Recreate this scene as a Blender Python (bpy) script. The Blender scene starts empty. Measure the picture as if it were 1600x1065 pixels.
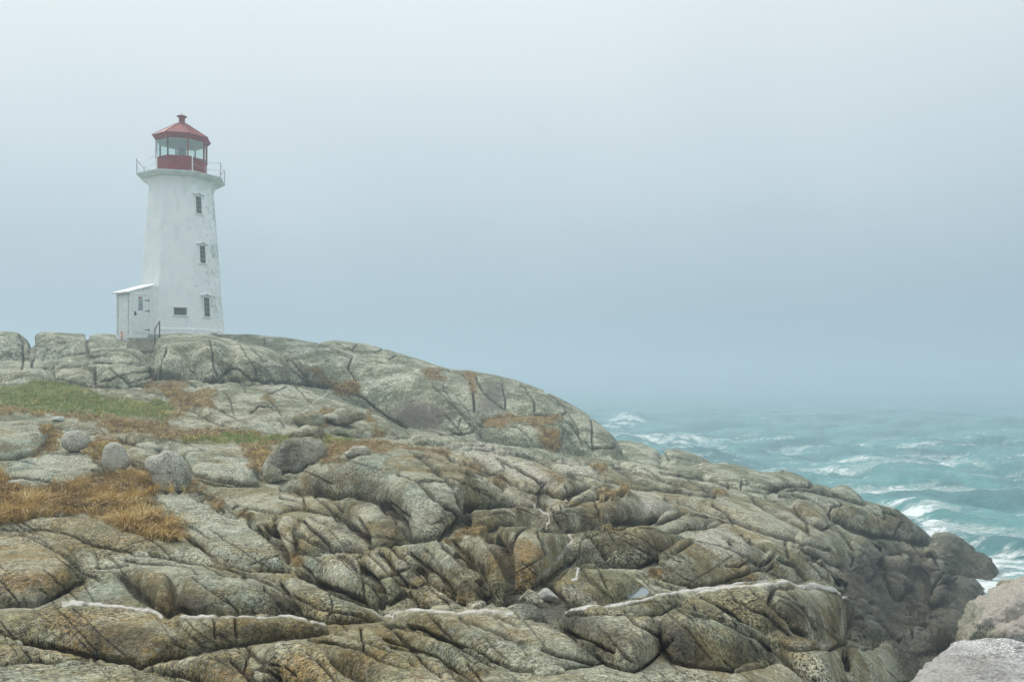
import bpy, bmesh, math, random
import numpy as np
from mathutils import Vector, Matrix

sc = bpy.context.scene
COL = sc.collection
R = math.radians

# ------------------------------------------------------------------ camera
F = 1333.0          # focal length in pixels of the 1600 px wide picture
HZ = 597.0          # picture row of the horizon
EYE = 8.0           # eye height above the sea (z = 0)
cam_d = bpy.data.cameras.new('camera')
cam = bpy.data.objects.new('camera', cam_d)
COL.objects.link(cam)
cam.location = (0, 0, EYE)
cam.rotation_euler = (R(90), 0, 0)
cam_d.sensor_width = 36.0
cam_d.lens = 36.0 * F / 1600.0
cam_d.shift_y = (HZ - 532.5) / 1600.0
cam_d.clip_start = 0.1
cam_d.clip_end = 12000
sc.camera = cam

# ------------------------------------------------------------------ light
SUN_EL, SUN_AZ = 46.0, -52.0      # high veiled sun, left and beyond the hill
w = bpy.data.worlds.new('World'); sc.world = w; w.use_nodes = True
nt = w.node_tree; nt.nodes.clear()
N = nt.nodes.new; LK = nt.links.new
out = N('ShaderNodeOutputWorld'); bg = N('ShaderNodeBackground')
sky = N('ShaderNodeTexSky'); sky.sky_type = 'NISHITA'; sky.sun_disc = False
sky.sun_elevation = R(SUN_EL); sky.sun_rotation = R(SUN_AZ)
sky.air_density = 1.0; sky.dust_density = 6.0
mul = N('ShaderNodeVectorMath'); mul.operation = 'SCALE'; mul.inputs[3].default_value = 0.075
LK(sky.outputs[0], mul.inputs[0])
tc = N('ShaderNodeTexCoord'); nz = N('ShaderNodeTexNoise')
nz.inputs['Scale'].default_value = 1.6; nz.inputs['Detail'].default_value = 3.0
LK(tc.outputs['Generated'], nz.inputs['Vector'])
sep = N('ShaderNodeSeparateXYZ'); LK(tc.outputs['Generated'], sep.inputs[0])
add = N('ShaderNodeMath'); add.operation = 'MULTIPLY_ADD'; add.inputs[1].default_value = 0.24; LK(nz.outputs['Fac'], add.inputs[0]); 
sub = N('ShaderNodeMath'); sub.operation = 'SUBTRACT'; sub.inputs[1].default_value = 0.12; LK(sep.outputs['Z'], sub.inputs[0]); LK(sub.outputs[0], add.inputs[2])
cr = N('ShaderNodeValToRGB'); E_ = cr.color_ramp.elements
E_[0].position = 0.0; E_[0].color = (0.28, 0.38, 0.455, 1)
E_[1].position = 1.0; E_[1].color = (1.32, 1.38, 1.38, 1)
for p_, c_ in ((0.12, (0.41, 0.52, 0.60, 1)), (0.24, (0.58, 0.675, 0.73, 1)), (0.38, (0.735, 0.81, 0.84, 1)), (0.6, (0.95, 1.0, 1.02, 1))):
    e = E_.new(p_); e.color = c_
LK(add.outputs[0], cr.inputs[0])
mx = N('ShaderNodeMix'); mx.data_type = 'RGBA'; mx.inputs[0].default_value = 0.88
LK(mul.outputs[0], mx.inputs[6]); LK(cr.outputs[0], mx.inputs[7])
LK(mx.outputs[2], bg.inputs[0]); bg.inputs[1].default_value = 0.612
LK(bg.outputs[0], out.inputs[0])
sd = bpy.data.lights.new('sun', 'SUN'); so = bpy.data.objects.new('sun', sd); COL.objects.link(so)
sd.energy = 1.5; sd.angle = R(10); sd.color = (1.0, 0.965, 0.90)
_az = R(90 - SUN_AZ)
sdir = Vector((math.cos(_az) * math.cos(R(SUN_EL)), math.sin(_az) * math.cos(R(SUN_EL)), math.sin(R(SUN_EL))))
so.rotation_euler = sdir.to_track_quat('Z', 'Y').to_euler()
so.location = sdir * 200
vs = sc.view_settings
vs.view_transform = 'Standard'; vs.look = 'None'; vs.gamma = 1.0; vs.exposure = 0.85
sc.cycles.volume_bounces = 1
sc.cycles.max_bounces = 6
sc.cycles.diffuse_bounces = 3
sc.cycles.use_denoising = True
sc.cycles.transparent_max_bounces = 12

# ------------------------------------------------------------------ helpers
def P(px, py, d):
    """world point seen at picture position px, py when it lies d metres ahead"""
    return ((px - 800.0) / F * d, d, EYE + (HZ - py) / F * d)

def tag(o, label=None, cat=None, group=None, kind=None):
    if label: o['label'] = label
    if cat: o['category'] = cat
    if group: o['group'] = group
    if kind: o['kind'] = kind
    return o

def link_mesh(name, verts, faces, mat, parent=None, smooth=False):
    me = bpy.data.meshes.new(name)
    if isinstance(verts, np.ndarray):
        nv = len(verts); faces = np.asarray(faces, dtype=np.int32); nf, k = faces.shape
        me.vertices.add(nv); me.vertices.foreach_set('co', verts.astype(np.float32).ravel())
        me.loops.add(nf * k); me.loops.foreach_set('vertex_index', faces.ravel())
        me.polygons.add(nf)
        me.polygons.foreach_set('loop_start', np.arange(0, nf * k, k, dtype=np.int32))
        me.update(calc_edges=True)
    else:
        me.from_pydata(verts, [], faces); me.update()
    if smooth:
        me.polygons.foreach_set('use_smooth', np.ones(len(me.polygons), dtype=bool))
    me.materials.append(mat)
    o = bpy.data.objects.new(name, me); COL.objects.link(o)
    if parent: o.parent = parent
    return o

def attr_f(me, name, vals):
    a = me.attributes.new(name, 'FLOAT', 'POINT'); a.data.foreach_set('value', vals.astype(np.float32).ravel())

def empty(name, loc, rz=0.0):
    o = bpy.data.objects.new(name, None); COL.objects.link(o)
    o.location = loc; o.rotation_euler = (0, 0, rz); o.empty_display_size = 0.3
    return o

def hash3(ix, iy, iz, seed):
    h = (ix.astype(np.int64) * 374761393 + iy.astype(np.int64) * 668265263 + iz.astype(np.int64) * 2147483647 + seed * 1274126177) & 0xffffffff
    h = ((h ^ (h >> 13)) * 1274126177) & 0xffffffff
    h = ((h ^ (h >> 16)) * 2246822519) & 0xffffffff
    return ((h ^ (h >> 15)) & 0xffff).astype(np.float32) / 32767.5 - 1.0

def vnoise(x, y, z, seed=0):
    """smooth value noise, -1..1"""
    x = np.asarray(x, np.float32); y = np.asarray(y, np.float32); z = np.asarray(z, np.float32)
    ix = np.floor(x); iy = np.floor(y); iz = np.floor(z)
    fx = x - ix; fy = y - iy; fz = z - iz
    fx = fx * fx * fx * (fx * (fx * 6 - 15) + 10); fy = fy * fy * fy * (fy * (fy * 6 - 15) + 10); fz = fz * fz * fz * (fz * (fz * 6 - 15) + 10)
    ix = ix.astype(np.int32); iy = iy.astype(np.int32); iz = iz.astype(np.int32)
    r = 0
    for dz in (0, 1):
        wz = fz if dz else 1 - fz
        for dy in (0, 1):
            wy = fy if dy else 1 - fy
            a = hash3(ix, iy + dy, iz + dz, seed); b = hash3(ix + 1, iy + dy, iz + dz, seed)
            r = r + wz * wy * (a + (b - a) * fx)
    return r

def fbm(x, y, z, octaves, seed=0, gain=0.5, lac=2.03):
    r = 0; a = 1.0
    for k in range(octaves):
        r = r + a * vnoise(x, y, z, seed + 17 * k); x = x * lac + 3.1; y = y * lac + 1.7; z = z * lac + 5.3; a *= gain
    return r

def pchip(x, y, q):
    """monotone cubic through (x, y[n, m]) at q -> [len(q), m]"""
    x = np.asarray(x, float); y = np.asarray(y, float)
    one = y.ndim == 1
    if one: y = y[:, None]
    h = np.diff(x)[:, None]; dl = np.diff(y, axis=0) / h
    m = np.zeros_like(y)
    if len(x) > 2:
        w1 = 2 * h[1:] + h[:-1]; w2 = h[1:] + 2 * h[:-1]
        with np.errstate(divide='ignore', invalid='ignore'):
            hm = (w1 + w2) / (w1 / dl[:-1] + w2 / dl[1:])
        m[1:-1] = np.where(dl[:-1] * dl[1:] > 0, hm, 0)
    m[0] = dl[0]; m[-1] = dl[-1]
    q = np.clip(q, x[0], x[-1]); i = np.clip(np.searchsorted(x, q) - 1, 0, len(x) - 2)
    t = ((q - x[i]) / (x[i + 1] - x[i]))[:, None]; hh = h[i]
    r = ((1 + 2 * t) * (1 - t) ** 2 * y[i] + t * (1 - t) ** 2 * hh * m[i] + t * t * (3 - 2 * t) * y[i + 1] + t * t * (t - 1) * hh * m[i + 1])
    return r[:, 0] if one else r

def blur(a, sig, axis):
    if sig <= 0: return a
    n = int(3 * sig + 1); k = np.exp(-0.5 * (np.arange(-n, n + 1) / sig) ** 2); k /= k.sum()
    a = np.moveaxis(a, axis, 0)
    p = np.concatenate([np.repeat(a[:1], n, 0), a, np.repeat(a[-1:], n, 0)], 0)
    r = np.zeros_like(a)
    for j, kk in enumerate(k): r += kk * p[j:j + len(a)]
    return np.moveaxis(r, 0, axis)

# ------------------------------------------------------------------ node helpers
class NB:
    def __init__(s, name, rough=0.8):
        s.m = bpy.data.materials.new(name); s.m.use_nodes = True
        s.t = s.m.node_tree; s.t.nodes.clear()
        s.o = s.t.nodes.new('ShaderNodeOutputMaterial')
        s.b = s.t.nodes.new('ShaderNodeBsdfPrincipled'); s.b.inputs['Roughness'].default_value = rough
        s.t.links.new(s.b.outputs[0], s.o.inputs[0])
        s.g = s.t.nodes.new('ShaderNodeNewGeometry')
        s.pos = s.g.outputs['Position']
    def n(s, typ): return s.t.nodes.new(typ)
    def l(s, a, b): s.t.links.new(a, b)
    def setin(s, inp, v):
        if isinstance(v, (int, float)): inp.default_value = v
        elif isinstance(v, tuple): inp.default_value = v if len(v) == 4 or inp.type == 'VECTOR' else (*v, 1)
        else: s.l(v, inp)
    def noise(s, scale, detail=4, rough=0.6, vec=None, dist=0.0, out='Fac'):
        n = s.n('ShaderNodeTexNoise'); n.inputs['Scale'].default_value = scale; n.inputs['Detail'].default_value = detail
        n.inputs['Roughness'].default_value = rough; n.inputs['Distortion'].default_value = dist
        s.l(vec if vec is not None else s.pos, n.inputs['Vector']); return n.outputs[out]
    def map(s, sca, rot=(0, 0, 0), vec=None):
        n = s.n('ShaderNodeMapping'); n.inputs['Scale'].default_value = sca; n.inputs['Rotation'].default_value = rot
        s.l(vec if vec is not None else s.pos, n.inputs['Vector']); return n.outputs[0]
    def ramp(s, f, *st):
        n = s.n('ShaderNodeMapRange'); n.inputs[1].default_value = st[0]; n.inputs[2].default_value = st[1]
        n.inputs[3].default_value = st[2] if len(st) > 2 else 0.0; n.inputs[4].default_value = st[3] if len(st) > 2 else 1.0
        n.interpolation_type = 'SMOOTHSTEP'; s.l(f, n.inputs[0]); return n.outputs[0]
    def mixc(s, f, a, b, mode='MIX'):
        n = s.n('ShaderNodeMix'); n.data_type = 'RGBA'; n.blend_type = mode
        s.setin(n.inputs[0], f); s.setin(n.inputs[6], a); s.setin(n.inputs[7], b); return n.outputs[2]
    def math(s, op, a, b=0.0, clamp=False):
        n = s.n('ShaderNodeMath'); n.operation = op; n.use_clamp = clamp; s.setin(n.inputs[0], a); s.setin(n.inputs[1], b); return n.outputs[0]
    def attr(s, name):
        n = s.n('ShaderNodeAttribute'); n.attribute_name = name; return n.outputs['Fac']
    def bump(s, h, strength=0.5, dist=0.02, nrm=None):
        n = s.n('ShaderNodeBump'); n.inputs['Strength'].default_value = strength; n.inputs['Distance'].default_value = dist
        s.l(h, n.inputs['Height'])
        if nrm is not None: s.l(nrm, n.inputs['Normal'])
        return n.outputs[0]

def plain(name, col, rough=0.6, metal=0.0, var=0.12, scale=6.0, bump=0.0):
    b = NB(name, rough)
    n = b.noise(scale, 5, 0.65)
    f = b.ramp(n, 0.3, 0.7)
    dark = tuple(c * (1 - var * 2) for c in col); lite = tuple(min(1, c * (1 + var)) for c in col)
    b.l(b.mixc(f, dark, lite), b.b.inputs['Base Color']); b.b.inputs['Metallic'].default_value = metal
    if bump: b.l(b.bump(b.noise(scale * 8, 4), bump, 0.01), b.b.inputs['Normal'])
    return b.m

# ------------------------------------------------------------------ granite
def granite(name, attrs=True, tone=1.0, cap=None, grey=0.0, grain=1.0):
    b = NB(name, 0.85)
    T = lambda *c: tuple(min(0.9, v * tone) for v in c)
    big = b.ramp(b.noise(0.35, 4, 0.55, dist=0.6), 0.36, 0.64)
    mid = b.ramp(b.noise(1.9, 5, 0.65), 0.36, 0.64)
    c = b.mixc(big, T(0.33, 0.240, 0.112), T(0.200, 0.205, 0.118))
    c = b.mixc(b.math('MULTIPLY', mid, 0.5), c, T(0.52, 0.51, 0.36))
    if attrs:
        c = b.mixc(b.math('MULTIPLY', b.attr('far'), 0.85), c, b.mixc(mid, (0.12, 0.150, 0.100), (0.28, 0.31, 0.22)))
        rf = b.math('MULTIPLY', b.attr('rind_shade'), b.ramp(b.noise(1.3, 9, 0.75, vec=b.map((1, 1, 0.5))), 0.36, 0.58))
        c = b.mixc(b.math('MULTIPLY', rf, b.math('SUBTRACT', 0.85, b.math('MULTIPLY', b.attr('far'), 0.45))), c, b.mixc(mid, (0.080, 0.058, 0.026), (0.225, 0.165, 0.080)))  # brown weathering hue, darkened to paint shade into the lower slab faces
        brk = b.ramp(b.noise(1.5, 8, 0.75), 0.40, 0.60)
        c = b.mixc(b.math('MULTIPLY', b.math('MULTIPLY', b.attr('ochre'), brk), 0.8, True), c, b.mixc(mid, (0.27, 0.165, 0.065), (0.47, 0.345, 0.18)))
        c = b.mixc(b.math('MULTIPLY', b.attr('pale'), 0.92, True), c, b.mixc(mid, (0.60, 0.56, 0.47), (0.76, 0.73, 0.64)))
        c = b.mixc(b.math('MULTIPLY', b.math('MULTIPLY', b.attr('blue'), b.ramp(b.noise(1.1, 6, 0.7), 0.38, 0.6)), 0.85), c, b.mixc(mid, (0.26, 0.32, 0.26), (0.46, 0.53, 0.45)))
    st = b.noise(2.6, 7, 0.75, vec=b.map((0.4, 2.4, 2.4), (0, 0, R(-35))))
    c = b.mixc(b.ramp(st, 0.54, 0.66, 0.0, 0.15), c, (0.15, 0.135, 0.09))
    # brown weathering rind and dark lichen in ragged patches
    ol = b.noise(1.2, 10, 0.78, vec=b.map((1, 1, 1), (1.1, 0.2, 0.5)))
    c = b.mixc(b.ramp(ol, 0.50, 0.62, 0.0, 0.6), c, (0.115, 0.088, 0.040))
    gl_ = b.noise(0.55, 7, 0.7, vec=b.map((1, 1, 1.6), (0.2, 0.5, 0.1)))
    c = b.mixc(b.ramp(gl_, 0.46, 0.58, 0.0, 0.65), c, T(0.66, 0.66, 0.53))
    li = b.noise(2.3, 12, 0.82, vec=b.map((1, 1, 1), (0.3, 0.9, 0.2)))
    c = b.mixc(b.ramp(li, 0.52, 0.60, 0.0, 0.52), c, (0.075, 0.085, 0.06))
    # coarse crystal grain: equal strength from centimetres to decimetres
    gr = b.noise(24.0, 3.0, 1.0)
    gm = b.ramp(gr, 0.43, 0.57, 0.12, 1.58)
    c = b.mixc(b.ramp(b.noise(0.8, 5, 0.6, vec=b.map((1, 1, 1), (0.7, 0.1, 0.3))), 0.38, 0.62, 0.35 * grain, 1.0 * grain), c, gm, 'MULTIPLY')
    if attrs:
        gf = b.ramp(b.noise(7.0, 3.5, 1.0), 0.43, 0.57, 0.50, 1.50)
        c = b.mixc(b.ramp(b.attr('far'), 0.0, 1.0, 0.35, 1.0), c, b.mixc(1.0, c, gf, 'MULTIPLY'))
    wsp = b.noise(26.0, 3.0, 1.0, vec=b.map((1, 1, 1), (0.4, 0.3, 0.9)))
    c = b.mixc(b.ramp(wsp, 0.575, 0.61, 0.0, 0.75 * grain), c, T(0.66, 0.65, 0.58))
    if grey:
        hs = b.n('ShaderNodeHueSaturation'); hs.inputs['Saturation'].default_value = 1 - grey; b.l(c, hs.inputs['Color']); c = hs.outputs[0]
    if cap is not None:
        g = b.n('ShaderNodeSeparateXYZ'); b.l(b.n('ShaderNodeTexCoord').outputs['Object'], g.inputs[0])
        zc = b.math('ADD', g.outputs['Z'], b.math('MULTIPLY', b.noise(0.9, 6, 0.7), 1.6))
        c = b.mixc(b.ramp(zc, cap + 0.75, cap + 0.95, 0.0, 0.85), c, b.mixc(b.ramp(gr, 0.42, 0.58), (0.40, 0.34, 0.28), (0.74, 0.68, 0.62)))
    if attrs:
        hs = b.n('ShaderNodeHueSaturation'); hs.inputs['Saturation'].default_value = 1.2; hs.inputs['Value'].default_value = 1.0; b.l(c, hs.inputs['Color']); c = hs.outputs[0]
        dn = b.math('MULTIPLY', b.attr('dun'), b.ramp(b.noise(2.0, 9, 0.75), 0.36, 0.56))
        c = b.mixc(b.math('MULTIPLY', dn, 0.8), c, b.mixc(b.ramp(gr, 0.43, 0.57), (0.030, 0.027, 0.013), (0.16, 0.135, 0.072)))
        ck = b.attr('crack')
        c = b.mixc(b.math('MULTIPLY', ck, 0.95, True), c, (0.015, 0.012, 0.007))  # joint dirt colour, blackened so that crevice shade is painted in
        c = b.mixc(b.math('MULTIPLY', b.attr('wet'), 0.82, True), c, b.mixc(b.ramp(gr, 0.45, 0.55), (0.022, 0.021, 0.015), (0.13, 0.120, 0.085)))
        vn = b.math('MULTIPLY', b.attr('vein'), b.ramp(b.noise(5, 9, 0.8), 0.36, 0.44), True)
        c = b.mixc(vn, c, b.mixc(b.ramp(b.noise(9, 5, 0.9), 0.42, 0.56), (0.66, 0.62, 0.54), (0.94, 0.92, 0.86)))
        c = b.mixc(b.attr('soil'), c, b.mixc(b.ramp(b.noise(5, 8, 0.8), 0.4, 0.6), (0.075, 0.048, 0.02), (0.36, 0.25, 0.10)))
        c = b.mixc(b.attr('turf'), c, b.mixc(b.ramp(b.noise(4, 8, 0.8), 0.4, 0.6), (0.10, 0.15, 0.04), (0.27, 0.30, 0.11)))
        b.l(b.math('SUBTRACT', 0.85, b.math('MULTIPLY', b.attr('wet'), 0.4)), b.b.inputs['Roughness'])
    b.l(c, b.b.inputs['Base Color'])
    h = b.math('ADD', b.math('MULTIPLY', li, 1.0), b.math('MULTIPLY', gr, 0.9))
    b.l(b.bump(h, 1.0, 0.07), b.b.inputs['Normal'])
    b.b.inputs['Specular IOR Level'].default_value = 0.25
    return b.m

MAT = {}
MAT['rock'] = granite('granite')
MAT['boulder'] = granite('lichened granite', attrs=False, grain=0.6)

# ------------------------------------------------------------------ terrain data
# Ground profile: for bearings (first number) the apparent height of the ground at fixed distances.
GD = [3.2, 4, 6, 8.5, 12, 17, 24, 34, 46, 60, 80, 100]
GT = {
 -300: [1290,1180,1060, 950, 860, 775, 700, 608, 570, 556, 556, 558],
    0: [1290,1180,1065, 950, 855, 772, 690, 608, 570, 556, 556, 560],
  200: [1295,1185,1065, 955, 860, 785, 700, 625, 566, 546, 550, 555],
  300: [1298,1188,1068, 960, 870, 788, 706, 634, 574, 553, 556, 562],
  400: [1300,1190,1070, 965, 880, 790, 715, 645, 580, 560, 570, 590],
  600: [1310,1200,1078, 975, 890, 795, 730, 678, 655, 655, 680, 700],
  800: [1320,1210,1090, 985, 900, 815, 755, 713, 697, 708, 745, 765],
 1000: [1340,1230,1110,1010, 925, 850, 790, 746, 724, 738, 765, 785],
 1150: [1370,1260,1140,1050, 960, 890, 825, 768, 733, 768, 800, 800],
 1280: [1430,1320,1200,1110,1020, 950, 880, 805, 756, 790, 810, 810],
 1345: [1500,1400,1290,1170,1085,1020, 945, 850, 778, 805, 820, 820],
 1400: [1560,1480,1380,1250,1150,1060, 990, 890, 796, 815, 825, 820],
 1450: [1700,1600,1500,1380,1240,1120,1005, 895, 832, 830, 830, 820],
 1490: [1900,1800,1700,1560,1420,1200,1036, 902, 862, 840, 830, 820],
 1510: [1900,1800,1700,1600,1520,1260,1062, 908, 872, 842, 830, 820],
 1550: [2200,2000,1900,1800,1600,1320,1120, 935, 880, 850, 840, 830],
 1620: [2400,2300,2100,1900,1700,1400,1180,1000, 920, 860, 840, 830],
 2000: [2400,2300,2100,1900,1700,1400,1180,1000, 920, 860, 840, 830],
}
# whalebacks of the hill: bearing, distance and row of the foot, distance and row of the crest
HUMPS = [
 [(-300,50,574,53,520),(0,50,574,53,518),(25,50,574,53,519),(38,50,572,53,528),(54,50.5,566,53,546)],
 [(47,49.5,574,52,545),(56,49.5,572,52,524),(68,49.5,570,52,519),(100,49.5,562,52,519.5),(132,49.5,556,52,521),(138,49.5,554,52,525)],
 [(134,50,556,53,527),(141,50,554,54,523),(170,50,553,57,522),(200,50,553,60,526),(235,50,553,60,528),(300,50,565,60,527),(360,50,570,60,528),(400,50,570,60,545)],
 [(280,50,580,55,548),(320,50,575,55,536),(350,50,573,54,527),(385,49,572,54,521),(420,48,574,54,524),(470,47,584,53,531),(520,46,602,52,541),(560,45,625,51,557),(600,44,652,50,566),(640,43,672,49,578),(680,42,680,47.5,595),(715,41.5,682,46,620),(740,41,682,45,652),(756,41,690,44,688)],
 [(470,54,570,62,545),(500,54,560,62,535),(525,54,560,62,532),(560,53,575,61,535),(600,52,590,60,544),(650,50,610,59,559),(700,49,655,58,574),(750,48.5,656,57,582),(800,48,656,56,592),(850,47.5,665,55,609),(900,47,708,54,636),(935,46.5,716,53,660),(960,46,722,52,682),(985,46,730,51,718)],
 [(740,43,688,47,668),(770,43,690,47,656),(820,43,700,47,652),(870,43,706,47,656),(900,44,712,47,690)],
 [(950,54,730,62,684),(975,54,730,62,687),(1000,54,730,62,692),(1025,54,730,62,699),(1040,54,735,62,706)],
 [(1026,53,735,60,706),(1042,53,735,60,700),(1065,53,738,60,703),(1085,53,740,60,709),(1105,53,745,60,717),(1125,53,750,60,728)],
 [(1280,40,800,45,772),(1300,40,800,45,760),(1318,40,800,45,757),(1340,40,806,45,768),(1362,40,812,45,788)],
 [(1440,35,872,40,846),(1458,35,880,40,834),(1478,35,890,40,829),(1500,35,905,40,838),(1518,35,920,39.5,860),(1540,34.5,925,39,868),(1562,34,930,38.5,888)],
]
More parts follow.
